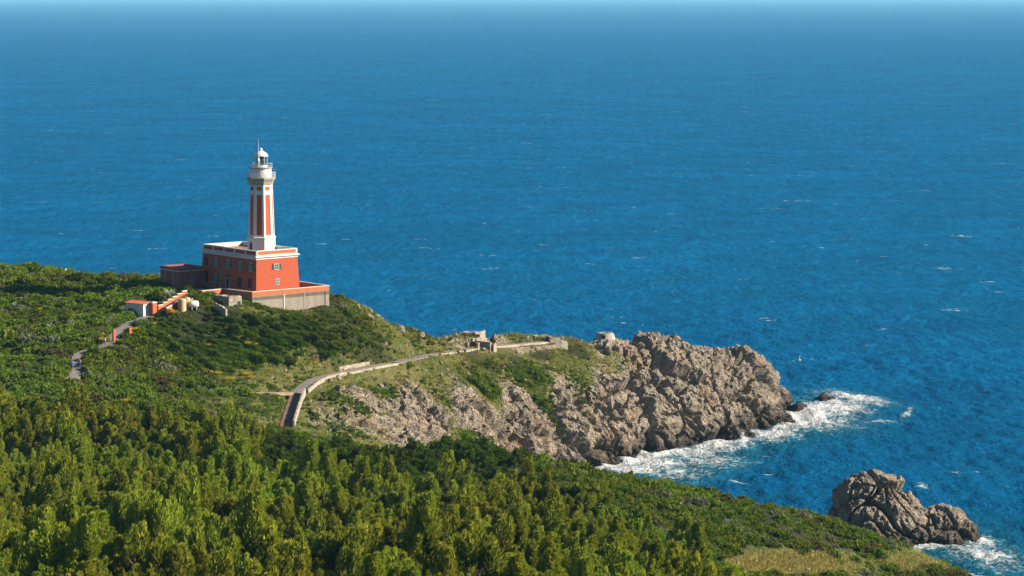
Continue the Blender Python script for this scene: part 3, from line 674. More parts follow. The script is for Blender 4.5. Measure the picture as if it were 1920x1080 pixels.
ax, ay = TCX + nA.x * 1.75 - .3 * math.cos(PHI), TCY + nA.y * 1.75 + .3 * math.sin(PHI)
am = MB().tube([(ax, ay, ZT(68.7)), (ax, ay, ZT(72.4)), (ax, ay, ZT(74.6))], [.085, .06, .02], 6).build('antenna_mast', M['metal_white'], lh)
MB().box(ax - .12, ax + .12, ay - .12, ay + .12, ZT(70.1), ZT(70.7)).build('beacon_box', M['metal_white'], am)
bx_, by_ = TCX - 2.45 * math.cos(PHI), TCY + 2.45 * math.sin(PHI)
MB().tube([(bx_ + .4, by_ - .3, ZT(68.7)), (bx_, by_, ZT(68.7)), (bx_, by_, ZT(69.6)), (bx_ + .4, by_ - .3, ZT(69.6))], .045, 5).build('davit', M['metal_white'], lh)
MB().tube([(LX - .2, LY * .45, 7.7), (LX - .2, LY * .45, 9.2)], .025, 4).build('lightning_rod', M['metal_white'], lh)

# ------------------------------------------------------------------ annex
AN = np.array([-66.7, 531.8, FLOOR])
an = thing('annex_building', AN, 'low flat-roofed faded red annex joined to the end of the lighthouse building', 'building', rz=PHI)
MB().box(0, 5.9, 0, 7.1, -1.5, 3.35).build('wall', M['wing_red'], an)
MB().box(-.22, 6.05, -.22, 7.25, 3.35, 3.5).build('cornice', M['frame'], an)
mb = MB(); mb.box(0, 5.9, 0, .3, 3.5, 4.1); mb.box(0, 5.9, 6.8, 7.1, 3.5, 4.1); mb.box(0, .3, .3, 6.8, 3.5, 4.1); mb.box(5.6, 5.9, .3, 6.8, 3.5, 4.1); mb.build('parapet', M['wing_red'], an)
MB().box(.3, 5.6, .3, 6.8, 3.5, 3.62).build('roof', M['roof_dark'], an)
mb = MB(); mb.box(1.6, 4.2, 2.0, 5.0, 3.62, 3.85); mb.build('roof_hatch', M['roof_dark'], an)
window(an, 'R', 3.1, 1.1, 2.35, .75, False, off=0.0)
for y_ in (2.3, 5.2): MB().tube([(-.08, y_, -.8), (-.08, y_, 3.3)], .05, 5).build('downpipe', M['frame'], an)

# ------------------------------------------------------------------ terrace and its walls
Pc, Qc = np.array([-50.6, 516.0]), np.array([-36.4, 527.7])
C1, C2, C3 = np.array([-56.8, 522.0]), np.array([-59.0, 519.7]), np.array([-60.6, 518.1]); QF = Qc + UB[:2] * 23
poly = [Pc, Qc, QF, QF - UA[:2] * 16, np.array([-74., 541.]), np.array([-70.5, 530.]), np.array([-66., 523.]), C3, C2, C1]
mb = MB(); mb.rings([[(*p, FLOOR - .7) for p in poly], [(*p, FLOOR) for p in poly]]); tag(mb.build('terrace', M['dirt']), kind='structure')
def seg_box(mb, a, b, z0, z1, t0, t1, za=None):
    """slab between plan points a and b, from offset t0 to t1 to its right-hand side; z may differ at both ends"""
    a, b = np.array(a[:2], float), np.array(b[:2], float); d = (b - a) / np.linalg.norm(b - a); n = np.array([d[1], -d[0]])
    z0 = z0 if hasattr(z0, '__len__') else (z0, z0); z1 = z1 if hasattr(z1, '__len__') else (z1, z1)
    q = [(a + n * t0), (b + n * t0), (b + n * t1), (a + n * t1)]; e = (0, 1, 1, 0)
    return mb.hexa([(*p, z0[i]) for p, i in zip(q, e)], [(*p, z1[i]) for p, i in zip(q, e)])
ZP = 45.5
tw = thing('terrace_wall', (*Pc, FLOOR - 4), 'grey retaining wall with orange parapet band and white coping below the lighthouse', 'wall')
tw.location = (0, 0, 0)
def wall_run(parent, a, b, zg, orange=.82, grey=True, t=.35, ex=0.0):
    d = (np.array(b) - a) / np.linalg.norm(np.array(b) - a)
    if grey: seg_box(MB(), a, b, zg, ZP - orange - .12, -t, 0).build('retaining_base', M['grey'], parent)
    seg_box(MB(), a, b, ZP - orange - .12, ZP - .12, -t + .02, .03).build('parapet', M['orange'], parent)
    seg_box(MB(), np.array(a) - d * ex, np.array(b) + d * ex, ZP - .12, ZP, -t - .05, .09).build('coping', M['coping'], parent)
wall_run(tw, Pc, Qc, 37.5, ex=.08); wall_run(tw, Qc - UA[:2] * .0 + UB[:2] * .12, QF, 38.0, .8)
wall_run(tw, C1, Pc + UB[:2] * .12, 41.0, .95); wall_run(tw, C2, C1, 41.5, .95); wall_run(tw, C3, C2, 41.5, .95)
for k, (s, wd_) in enumerate(((.40, .22), (.67, .1), (.945, .08))):
    a = Pc + (Qc - Pc) * s; seg_box(MB(), a, a + UA[:2] * wd_, 38.0, ZP - 1.0, .0, .12).build('drain_pipe', M['coping'] if k != 2 else M['plinth'], tw)
# stepped wall and stair from the gate up to the terrace
S0, S1 = at(297, 580, 507), at(351, 548, 515.5)
sw = thing('stair_wall', (0, 0, 0), 'orange stepped garden wall with white coping climbing beside the entrance stair', 'wall'); n = 6
for k in range(n):
    a, b = S0 + (S1 - S0) * k / n, S0 + (S1 - S0) * (k + 1) / n; zt = b[2] + .3
    seg_box(MB(), a, b, a[2] - 1.6, zt, -.3, 0).build('wall_block', M['orange'], sw); seg_box(MB(), a, b, zt, zt + .12, -.36, .06).build('coping', M['coping'], sw)
st = thing('stairway', (0, 0, 0), 'concrete stair in shade between the orange walls by the gate', 'stairs'); n = 14
for k in range(n):
    a, b = S0 + (S1 - S0) * k / n, S0 + (S1 - S0) * (k + 1) / n; seg_box(MB(), a, b, a[2] - 1.5, a[2] - .05, .02, 2.1).build('step', M['asphalt'], st)
L0, L1 = at(313, 584, 505), at(336, 571, 509)
lw = thing('low_garden_wall', (0, 0, 0), 'short orange wall with pale coping next to the beige tanks', 'wall')
seg_box(MB(), L0, L1, (L0[2] - 1, L1[2] - 1), (L0[2] + .55, L1[2] + .65), -.3, 0).build('wall_block', M['orange'], lw)
seg_box(MB(), L0, L1, (L0[2] + .55, L1[2] + .65), (L0[2] + .68, L1[2] + .78), -.36, .06).build('coping', M['coping'], lw)

# ------------------------------------------------------------------ shed, pillars, tanks, ruined hut
def pillar(u, v, d, h, wd, label, group=None):
    p = at(u, v, d); o = thing('gate_pillar', p, label, 'pillar', group, rz=PHI)
    MB().box(-wd / 2, wd / 2, -wd / 2, wd / 2, -1, h).build('shaft', M['orange'], o, bevel=.02)
    MB().lathe([(wd * .82, h), (wd * .82, h + .1), (wd * .4, h + .28)], 4, rot=math.pi / 4).build('cap', M['coping'] if wd > .8 else M['orange'], o)
pillar(288, 588, 506.3, 2.05, .95, 'stout orange gate pillar beside the white shed')
pillar(214, 638, 489.2, 1.75, .5, 'slim red gate pillar on the uphill side of the shaded road', None)
pillar(244, 631, 491.5, 1.35, .5, 'short red gate pillar on the downhill side of the shaded road', None)
sp_ = at(279, 589, 506.5)
shd = thing('garden_shed', sp_, 'small white shed with red sheet roof beside the orange pillar', 'shed', rz=rad(55))
MB().box(-1.5, .2, 0, 4.6, -1, 2.05).build('wall', M['white'], shd)
rf_ = MB().hexa([(-1.75, -.15, 2.05), (.35, -.15, 2.05), (.35, 4.8, 2.05), (-1.75, 4.8, 2.05)], [(-1.75, -.15, 2.12), (.35, -.15, 2.42), (.35, 4.8, 2.42), (-1.75, 4.8, 2.12)]).build('roof', M['red_tiles'], shd)
for k, (u, v, d, r, h) in enumerate(((341.5, 582, 507.3, .78, 2.25), (350.5, 580, 508.3, .62, 2.3))):
    p = at(u, v, d); o = thing('water_tank', p, ('wide beige upright water tank beside the low orange wall', 'narrower beige upright tank tucked behind the wide one')[k], 'tank')
    b_ = MB().lathe([(r, -.3), (r, h - .15), (r * .85, h - .03), (r * .3, h)], 20).build('body', M['tank'], o)
    mb = MB()
    for z in (.5, 1.1, 1.7): mb.ringwall(r - .01, r + .03, z - .04, z + .04, 20)
    mb.build('rib', M['tank'], o); MB().lathe([(.22, h - .02), (.22, h + .08)], 10).build('lid', M['tank'], o)
p = at(363.5, 577.5, 508.0); o = thing('round_tank', p, 'round white tank lying beside the beige tanks', 'tank', rz=rad(20))
MB().rings([[(x, r * math.cos(2 * math.pi * k / 16), .75 + r * math.sin(2 * math.pi * k / 16)) for k in range(16)] for x, r in ((-.95, .2), (-.88, .5), (-.6, .68), (0, .72), (.6, .68), (.88, .5), (.95, .2))]).build('body', M['tank_white'], o, smooth=True)
for x in (-.45, .45): MB().box(x - .1, x + .1, -.5, .5, -.3, .3).build('cradle', M['concrete'], o)
hp = at(428, 578, 511.3)
hut = thing('ruined_hut', hp, 'roofless rough stone hut below the terrace wall', 'ruin', rz=PHI)
def rough_wall(name, a, b, z0, z1, t, mat, parent, seed=0, jit=.12):
    """masonry wall between plan points with an uneven broken top"""
    a, b = Vector(a[:2]), Vector(b[:2]); L = (b - a).length; n = max(2, int(L / .45)); d = (b - a) / L; nn_ = Vector((d.y, -d.x)); rg = random.Random(seed)
    z0 = z0 if hasattr(z0, '__len__') else (z0, z0); z1 = z1 if hasattr(z1, '__len__') else (z1, z1); R = []
    for k in range(n + 1):
        f_ = k / n; p = a + (b - a) * f_; zb = z0[0] + (z0[1] - z0[0]) * f_; zt = z1[0] + (z1[1] - z1[0]) * f_; j = lambda s=1.0: rg.uniform(-jit, jit) * s
        zm = (zb + zt) / 2
        R.append([(*(p - nn_ * t / 2), zb), (*(p + nn_ * t / 2), zb), (*(p + nn_ * (t / 2 + j(.4))), zm), (*(p + nn_ * (t / 2 + j(.3) - .03)), zt + j()), (*(p - nn_ * (t / 2 + j(.3) - .03)), zt + j()), (*(p - nn_ * (t / 2 + j(.4))), zm)])
    return MB().rings(R).build(name, mat, parent)
for k, (a, b, z1) in enumerate((((0, 0), (3.0, 0), (2.35, 2.15)), ((0, .26), (0, 4.6), (2.3, 2.2)), ((.26, 4.4), (2.8, 4.4), 2.1), ((2.8, .26), (2.8, 4.15), (2.2, 2.0)))):
    rough_wall('wall', a, b, -1.5, z1, .5, M['stone'], hut, 30 + k)
MB().box(2.0, 2.7, -.32, -.2, -.6, 1.2).build('doorway', M['dark'], hut)
p_ = at(404, 574, 509.5); q_ = at(425, 581, 507.5)
lb = thing('rubble_wall', (0, 0, 0), 'low broken rubble wall running down from the ruined hut', 'wall'); rough_wall('masonry', p_, q_, (p_[2] - 1.2, q_[2] - 1.2), (p_[2] + .7, q_[2] + .25), .5, M['stone'], lb, 61, .2)

# white wall fragments on the skyline of the west hill
for k, (u0, u1, v, d, h, lab) in enumerate(((112, 124, 505, 557, .9, 'short whitewashed wall fragment on the hill skyline, the smaller piece'), (148, 166, 512, 553, .9, 'longer whitewashed wall fragment on the hill skyline'))):
    a, b = at(u0, v, d), at(u1, v + 3, d - 2); zg0, zg1 = ghz(a[0], a[1]), ghz(b[0], b[1])
    o = rough_wall('whitewashed_wall', a, b, (zg0 - .5, zg1 - .5), (a[2] + .35, b[2] + .35), .4, M['white'], None, 70 + k)
    tag(o, lab, 'wall', kind='thing')

# ------------------------------------------------------------------ paths (sheets over the cut ground) and their walls
def ribbon(name, line, half, lift, mat, side=None):
    V_, F_ = [], []; n = len(line)
    for i in range(n):
        t_ = line[min(i + 1, n - 1)] - line[max(i - 1, 0)]; t_ = t_ / np.hypot(t_[0], t_[1]); nr = np.array([t_[1], -t_[0]])
        for s in (-1, -.35, .35, 1):
            wob = half * s * (1 + .06 * math.sin(i * 1.7 + s * 3)); V_.append((line[i][0] + nr[0] * wob, line[i][1] + nr[1] * wob, line[i][2] + lift + (.03 if abs(s) < .5 else 0)))
        for s in (-1, 1):
            V_.append((line[i][0] + nr[0] * half * s * 1.02, line[i][1] + nr[1] * half * s * 1.02, line[i][2] - .5))
    for i in range(n - 1):
        o = i * 6; q = o + 6
        F_ += [(o, o + 1, q + 1, q), (o + 1, o + 2, q + 2, q + 1), (o + 2, o + 3, q + 3, q + 2), (o + 4, o, q, q + 4), (o + 3, o + 5, q + 5, q + 3)]
    me_ = mesh_np(name, V_, F_); return tag(obj(name, me_, mat), kind='structure')
KJ = 20                                              # index of the junction on the path line
ribbon('path', PATHL[KJ - 1:], PW, .05, M['asphalt']); ribbon('brick_path', PATHL[:KJ], 1.15, .055, M['brickpath'])
ribbon('road', ROADL, RW, .05, M['asphalt']); ribbon('footpath', TRAIL, TW, .045, M['dirt'])
def side_line(line, off):
    r = []
    for i in range(len(line)):
        t_ = line[min(i + 1, len(line) - 1)] - line[max(i - 1, 0)]; t_ = t_ / np.hypot(t_[0], t_[1]); r.append(line[i] + np.array([t_[1], -t_[0], 0]) * off)
    return r
def wall_along(line, off, h, t, i0, i1, mat, label, name='stone_wall', step=4, seed=0, below=1.4, jit=.06):
    o = thing(name, (0, 0, 0), label, 'wall'); L = side_line(line, off); k = i0
    while k < i1:
        e = min(k + step, i1); a, b = L[k], L[e]
        rough_wall('wall_section', a, b, (a[2] - below, b[2] - below), (a[2] + h, b[2] + h), t, mat, o, seed + k, jit); k = e
    return o
wall_along(PATHL, 1.4, 1.05, .38, 0, KJ, M['stone_pale'], 'pale stone parapet beside the steep red brick path', seed=100)
wall_along(PATHL, 1.75, .5, .4, KJ + 1, 47, M['stone_pale'], 'low pale stone wall rounding the bend where brick path meets main path', seed=200)
wall_along(PATHL, 1.7, .22, .4, 48, 68, M['stone_pale'], 'knee-high kerb wall along the path opposite the walled lay-by', seed=300)
wall_along(PATHL, 1.7, .18, .5, 82, 109, M['stone_pale'], 'long pale retaining wall carrying the path past the stone ruins', seed=400, below=1.9)
# walled lay-by beside the path
ly = thing('walled_layby', (0, 0, 0), 'rectangular lay-by with low stone walls on the hill side of the path', 'wall')
q = [at(604, 699, 507.5), at(606, 695, 510.5), at(660, 686, 519), at(684, 683, 521.5), at(655, 680, 523.5)]
Lf = side_line(PATHL, -1.9)
rough_wall('wall_section', Lf[50], Lf[62], (Lf[50][2] - .8, Lf[62][2] - .8), (Lf[50][2] + .75, Lf[62][2] + .75), .4, M['stone'], ly, 1)
bk = side_line(PATHL, -5.2)
rough_wall('wall_section', Lf[50], bk[51], Lf[50][2] - .8, Lf[50][2] + .8, .4, M['stone'], ly, 2); rough_wall('wall_section', Lf[62], bk[61], Lf[62][2] - .8, Lf[62][2] + .9, .4, M['stone'], ly, 3)
rough_wall('wall_section', bk[57], bk[61], bk[57][2] - .8, bk[57][2] + 1.0, .4, M['stone'], ly, 4)
MB().box(bk[57][0] - .6, bk[57][0] + .5, bk[57][1] - .5, bk[57][1] + .5, bk[57][2] - 1, bk[57][2] + 1.5).build('pillar', M['concrete'], ly)
MB().rings([[(*Lf[50][:2], Lf[50][2] + .06), (*Lf[62][:2], Lf[62][2] + .06), (*bk[61][:2], bk[61][2] + .06), (*bk[51][:2], bk[51][2] + .06)], [(*Lf[50][:2], Lf[50][2] + .12), (*Lf[62][:2], Lf[62][2] + .12), (*bk[61][:2], bk[61][2] + .12), (*bk[51][:2], bk[51][2] + .12)]]).build('floor', M['asphalt'], ly)

# ------------------------------------------------------------------ ruined battery on the headland
rz_ = rad(-20)
def ruin_wall(parent, o, x0, y0, x1, y1, h, t=.55, seed=0, mat='stone', dz=0.0):
    z = dz; return rough_wall('wall', (x0, y0), (x1, y1), z - 1.6, z + h, t, M[mat], parent, seed, .09)
rp = at(868, 652, 574.5); ru = thing('ruined_building', rp, 'roofless ruin of low stone rooms beside the headland path', 'ruin', rz=rz_)
for k, (x0, y0, x1, y1, h) in enumerate(((-2.6, 0, 1.3, 0, 1.2), (-5.0, 2.6, -2.9, 2.0, 1.1), (-2.5, .3, -3.4, 4.2, 1.15), (3.0, 0.2, 3.7, 0.0, 1.25), (6.1, 1.0, 2.2, 2.4, 1.35), (6.45, 1.2, 6.75, 2.3, .95), (2.0, 2.6, 3.2, 6.0, 1.6), (-1.0, 3.6, .6, 3.1, 1.3), (.8, 3.3, 1.9, 6.0, 1.6), (-3.2, 5.0, 1.6, 6.3, 1.5))):
    ruin_wall(ru, rp, x0, y0, x1, y1, h, seed=500 + k)
rp2 = at(884, 632, 587); ru2 = thing('gun_pit', rp2, 'square stone chamber with round open pit standing above the roofless ruin', 'ruin', rz=rz_)
MB().rings([[(x * 1.05, y * 1.05, -2.5) for x, y in ((-2.6, -1.6), (2.6, -1.6), (2.6, 1.8), (-2.6, 1.8))], [(x, y, .9) for x, y in ((-2.6, -1.6), (2.6, -1.6), (2.6, 1.8), (-2.6, 1.8))]]).build('wall', M['stone'], ru2, bevel=.05)
MB().ringwall(.95, 1.75, .86, 1.15, 20, -.3, 0).build('pit_rim', M['concrete'], ru2); MB().lathe([(.95, .905), (.95, .925)], 16, -.3, 0).build('pit', M['dark'], ru2)
rough_wall('wall', (1.3, -1.4), (2.5, 1.6), .85, 1.35, .5, M['stone'], ru2, 540)
# viewpoint at the end of the path
vp = at(1012, 640, 603); vw = thing('viewpoint_wall', vp, 'stone lookout walls at the end of the headland path', 'wall', rz=rad(10))
for k, (x0, y0, x1, y1, h, z) in enumerate(((-1.9, 1.0, -.1, 1.6, 1.3, 0), (.3, 1.9, 2.2, 1.9, 1.25, 0), (2.4, 1.7, 2.6, -1.2, 1.0, 0))):
    rough_wall('wall', (x0, y0), (x1, y1), -1.2, h, .55, M['stone_pale'], vw, 560 + k, .08)
rw_ = at(1030, 645, 600.5); bt = thing('battered_wall', rw_, 'thick sloping pale masonry wall where the path ends', 'wall', rz=rad(8))
rough_wall('masonry', (0, 0), (2.5, .4), -1.6, (1.15, 1.35), 1.0, M['stone_pale'], bt, 570, .06); rough_wall('masonry', (2.55, .4), (4.2, 1.0), -1.6, (.9, .4), .9, M['stone_pale'], bt, 571, .12)
# round pillbox
pb = at(1135, 640, 621); pb[2] = ghz(pb[0], pb[1]) - .1
pbz = at(1135, 640, 621)[2] + .35
pl = thing('pillbox', (pb[0], pb[1], pbz), 'round tapering concrete pillbox on the headland crest', 'bunker', rz=rad(-30))
MB().lathe([(2.95, -2.0), (2.9, .1), (2.65, .2)], 24).build('base_ring', M['concrete'], pl)
mb = MB(); n = 24; prof = [(2.4, .2), (2.28, .6), (1.9, 1.62), (1.72, 1.7), (1.0, 1.68), (.95, 1.2)]
mb.lathe(prof, n).build('casemate', M['concrete'], pl); MB().lathe([(.955, 1.6), (.955, 1.61)], 16).build('roof_opening', M['dark'], pl)
MB().hexa([(.2, -2.30, .7), (1.05, -2.06, .7), (.9, -1.5, .7), (.1, -1.6, .7)], [(.2, -2.12, 1.3), (1.0, -1.90, 1.3), (.85, -1.4, 1.3), (.1, -1.5, 1.3)]).build('embrasure', M['dark'], pl)
sw2 = at(1110, 648, 616); o = thing('rubble_step', sw2, 'heap of squared rubble at the foot of the pillbox', 'rubble'); rough_wall('masonry', (-1.5, 0), (1.6, .4), -1.5, (.5, .2), .8, M['stone_pale'], o, 580, .2)

# ------------------------------------------------------------------ sea stack and reef
def rock_mesh(name, prof, nseg, nring, seed, amp, label, cat, loc, rz=0, sub=None):
    """rock built from stacked irregular rings (radius_x, radius_y, z, cx, cy), then broken up like the cliff"""
    prof = np.array(prof, float); tt = np.linspace(0, len(prof) - 1, nring); R = np.stack([np.interp(tt, np.arange(len(prof)), prof[:, k]) for k in range(5)], 1)
    th = np.linspace(0, 2 * math.pi, nseg, endpoint=False)
    Vv = np.stack([(R[:, None, 3] + R[:, None, 0] * np.cos(th)), (R[:, None, 4] + R[:, None, 1] * np.sin(th)), np.repeat(R[:, 2][:, None], nseg, 1)], -1)
    du = np.roll(Vv, -1, 1) - np.roll(Vv, 1, 1); dv = np.gradient(Vv, axis=0); Nn = np.cross(du, dv); Nn /= np.linalg.norm(Nn, axis=-1, keepdims=True) + 1e-9
    W_ = Vv.reshape(-1, 3); Nn = Nn.reshape(-1, 3)
    D_ = rock_disp(W_ + seed * 13.7, None) * amp * np.repeat(np.clip(R[:, 0] / (.45 * prof[0, 0]), .05, 1), nseg); W_ = W_ + Nn * D_[:, None]
    i_ = np.arange(nseg * nring).reshape(nring, nseg); F_ = np.stack([i_[:-1], np.roll(i_, -1, 1)[:-1], np.roll(i_, -1, 1)[1:], i_[1:]], -1).reshape(-1, 4)
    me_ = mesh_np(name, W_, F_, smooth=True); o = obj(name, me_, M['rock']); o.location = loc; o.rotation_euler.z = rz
    return tag(o, label, cat, kind='thing')
SP0 = on_sea(1660, 985)
rock_mesh('sea_stack', [(13.6, 8.5, -4, .6, 0), (13.2, 8, 1, .4, 0), (12.0, 7, 4, -.4, .3), (9.6, 6.2, 7.5, -2.0, .6), (8.2, 5.4, 10, -2.8, .8), (5.4, 3.8, 12.4, -2.8, .8), (.4, .3, 13.6, -2.8, .8)], 300, 140, 1, .68, 'big craggy limestone sea stack rising beside the grassy slope', 'rock', (71.3, 498.5, 0))
rock_mesh('sea_stack', [(7.6, 6, -4, 0, 0), (7.2, 5.5, .5, 0, 0), (6.4, 4.8, 3, -.6, 0), (4.8, 3.6, 5.4, -1.4, .3), (.3, .3, 6.8, -1.6, .3)], 190, 80, 4, .55, 'low rounded rock at the seaward foot of the sea stack', 'rock', (82.6, 499, 0))
rock_mesh('reef_rock', [(3.8, 2.4, -1.5, 0, 0), (3.6, 2.2, .4, 0, 0), (2.8, 1.5, 1.3, 0, 0), (.2, .2, 1.9, 0, 0)], 80, 30, 2, .28, 'small dark reef rock awash in foam off the point', 'rock', (REEF[0], REEF[1], 0))
# buoy
bp = on_sea(1499, 676); o = thing('buoy', (bp[0], bp[1], 0), 'small yellow marker buoy floating off the point', 'buoy'); o.scale = (.62, .62, .62)
_ye = plain('buoy_yellow', (.75, .55, .02), rough=.4, var=.05)
MB().lathe([(.1, -.6), (.5, -.3), (.55, .2), (.42, .55), (.18, .7)], 14).build('float', _ye, o, smooth=True); MB().tube([(0, 0, .6), (0, 0, 1.7)], .06, 6).build('staff', _ye, o); MB().lathe([(.26, 1.6), (.26, 1.9), (.05, 1.98)], 8).build('topmark', _ye, o)

# ------------------------------------------------------------------ vegetation: materials
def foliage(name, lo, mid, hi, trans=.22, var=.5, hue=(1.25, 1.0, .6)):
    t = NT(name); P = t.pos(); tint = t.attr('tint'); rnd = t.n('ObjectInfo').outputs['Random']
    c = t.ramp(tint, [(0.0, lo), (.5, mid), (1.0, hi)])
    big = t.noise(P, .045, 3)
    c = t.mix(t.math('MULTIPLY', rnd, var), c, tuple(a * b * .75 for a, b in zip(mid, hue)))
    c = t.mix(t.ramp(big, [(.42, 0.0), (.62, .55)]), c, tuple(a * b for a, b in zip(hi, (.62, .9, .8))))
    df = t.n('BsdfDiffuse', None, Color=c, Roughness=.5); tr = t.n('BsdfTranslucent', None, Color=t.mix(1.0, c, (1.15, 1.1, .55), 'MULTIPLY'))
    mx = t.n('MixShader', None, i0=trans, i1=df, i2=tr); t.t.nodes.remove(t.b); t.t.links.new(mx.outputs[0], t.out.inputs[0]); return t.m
M['pine'] = foliage('pine_needles', (.022, .038, .007), (.185, .215, .022), (.45, .45, .052), trans=.30, var=.35, hue=(1.45, 1.15, .8))  # darkest tint lowered to paint in shade inside the crowns
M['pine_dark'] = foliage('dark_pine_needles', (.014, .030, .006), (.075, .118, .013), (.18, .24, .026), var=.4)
M['bush'] = foliage('maquis_leaves', (.014, .028, .006), (.092, .135, .016), (.24, .28, .033), var=.55)  # dark end of the leaf colours deepens the shade within each mound
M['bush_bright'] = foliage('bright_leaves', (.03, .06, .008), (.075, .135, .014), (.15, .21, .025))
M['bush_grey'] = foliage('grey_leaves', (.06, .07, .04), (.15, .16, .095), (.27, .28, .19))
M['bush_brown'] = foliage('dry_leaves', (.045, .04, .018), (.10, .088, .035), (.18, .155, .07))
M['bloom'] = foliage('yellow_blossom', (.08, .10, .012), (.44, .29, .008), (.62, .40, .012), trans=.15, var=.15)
M['grass'] = foliage('grass_blades', (.10, .12, .022), (.27, .26, .05), (.48, .42, .14), var=.6)
M['bark'] = plain('bark', (.11, .08, .055), var=.3, scale=3)
M['agave'] = plain('agave_leaf', (.26, .32, .22), rough=.5, var=.2)

# ------------------------------------------------------------------ vegetation: prototype meshes
def leaf_tris(C, Dn, L, Wd, rg, Nn=None):
    """one slim triangle per leaf tuft: centre C, axis Dn"""
    n = len(C); Dn = Dn / (np.linalg.norm(Dn, axis=1)[:, None] + 1e-9); r = rg.normal(size=(n, 3)) * .75 + .7 * Nn / (np.linalg.norm(Nn, axis=1)[:, None] + 1e-9); S = np.cross(Dn, r); S /= np.linalg.norm(S, axis=1)[:, None] + 1e-9
    L = L[:, None]; Wd = Wd[:, None]
    Vt = np.stack([C - Dn * L * .5 - S * Wd * .5, C - Dn * L * .5 + S * Wd * .5, C + Dn * L * .5 + S * Wd * .12], 1).reshape(-1, 3)
    return Vt, np.arange(n * 3).reshape(-1, 3)
def leaf_mesh(name, C, Dn, L, Wd, tint, rg, mat, Nn):
    Vt, Ft = leaf_tris(C, Dn, L, Wd, rg, Nn); me_ = mesh_np(name, Vt, Ft); attr(me_, 'tint', np.repeat(tint, 3)); me_.materials.append(mat); return me_
def pine_proto(seed, mat, R=1.9, H=5.2, n_pl=22, n_leaf=190, flat=False):
    rg = np.random.default_rng(seed); C, Dn, T, NN = [], [], [], []
    limb = MB(); lean = np.array([.22, -.05, 0]); limb.tube([(0, 0, -.6), (.05, 0, H * .35), (lean[0] * H * .5, lean[1] * H, H * .72)], [.13, .10, .04], 6)
    for k in range(n_pl):
        r = R * math.sqrt(rg.random()); a = rg.random() * 6.283; top = H * (1 - .42 * (r / R) ** 1.8) * rg.uniform(.82, 1.04)
        if k % 4 == 0: top *= rg.uniform(.55, .8); r = R * rg.uniform(.75, 1.05)
        ln = rg.uniform(1.2, 2.2) * (.7 if flat else 1.0); rad_ = rg.uniform(.45, .82) * (1.3 if flat else 1.0)
        o = np.array([r * math.cos(a), r * math.sin(a), 0.0]); up = np.array([0, 0, 1.0]) + .5 * o / R + lean + rg.normal(0, .16, 3); up /= np.linalg.norm(up)
        tip = o + np.array([lean[0] * top * .5, 0, top]); bs = tip - up * ln
        if k % 3 == 0: limb.tube([(0, 0, max(.5, bs[2] - 1.2)), tuple(bs), tuple(tip - up * .3)], [.05, .035, .012], 4)
        s = 1 - rg.random(n_leaf) ** 1.35; q = rg.normal(size=(n_leaf, 3)); q -= (q @ up)[:, None] * up; q /= np.linalg.norm(q, axis=1)[:, None] + 1e-9
        rr = rad_ * (np.clip(1 - s, 0, 1) ** .42 * .92 + .08) * np.clip(1.15 * s + .35, 0, 1) * rg.random(n_leaf) ** .33
        C.append(bs + up * (s * ln)[:, None] + q * rr[:, None]); Dn.append(up + q * .55 + rg.normal(0, .2, (n_leaf, 3))); NN.append(q + .35 * up + .3 * o / R)
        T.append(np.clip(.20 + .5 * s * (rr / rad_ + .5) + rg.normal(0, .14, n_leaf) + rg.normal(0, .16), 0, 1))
    C, Dn, T, NN = np.concatenate(C), np.concatenate(Dn), np.concatenate(T), np.concatenate(NN); n = len(C)
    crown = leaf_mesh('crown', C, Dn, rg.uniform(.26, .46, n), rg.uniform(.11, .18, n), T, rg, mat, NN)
    me_ = bpy.data.meshes.new('trunk'); me_.from_pydata(limb.v, [], limb.f); me_.materials.append(M['bark']); return crown, me_
def bush_proto(seed, mat, n=820, lobes=10, size=.25, comb=False, flower=None, spiky=False):
    """mound of unit radius"""
    rg = np.random.default_rng(seed); C, N_, T = [], [], []
    for k in range(lobes):
        a = rg.random() * 6.283; r = .68 * math.sqrt(rg.random()); lr = rg.uniform(.30, .52); hz = .42 * (1 - .5 * r) * rg.uniform(.7, 1.2)
        c = np.array([r * math.cos(a), r * math.sin(a), hz * .6]); m_n = n // lobes
        d = rg.normal(size=(m_n, 3)); d[:, 2] = np.abs(d[:, 2]) * 1.1 - .25; d /= np.linalg.norm(d, axis=1)[:, None]
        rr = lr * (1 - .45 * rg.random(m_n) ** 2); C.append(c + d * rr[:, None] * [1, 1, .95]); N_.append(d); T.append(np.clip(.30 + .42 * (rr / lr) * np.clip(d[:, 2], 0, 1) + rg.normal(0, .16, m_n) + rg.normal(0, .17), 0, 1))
    C, N_, T = np.concatenate(C), np.concatenate(N_), np.concatenate(T); k = C[:, 2] > -.15; C, N_, T = C[k], N_[k], T[k]; m_n = len(C)
    Dn = rg.normal(size=(m_n, 3)) * .75 + N_ * (.8 if spiky else .25) + [0, 0, .3]
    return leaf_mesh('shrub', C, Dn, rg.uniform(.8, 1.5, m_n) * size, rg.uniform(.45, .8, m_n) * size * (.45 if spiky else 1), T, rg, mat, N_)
def tuft_proto(seed, mat='grass'):
    rg = np.random.default_rng(seed); n = 34; C = np.stack([rg.normal(0, .32, n), rg.normal(0, .32, n), rg.uniform(.08, .22, n)], 1); Dn = np.stack([C[:, 0] * 1.2 + .2, C[:, 1] * 1.2, np.ones(n)], 1) + rg.normal(0, .3, (n, 3))
    return leaf_mesh('tuft', C, Dn, rg.uniform(.3, .6, n), rg.uniform(.08, .16, n), np.clip(rg.normal(.5, .25, n), 0, 1), rg, M[mat], rg.normal(size=(n, 3)))
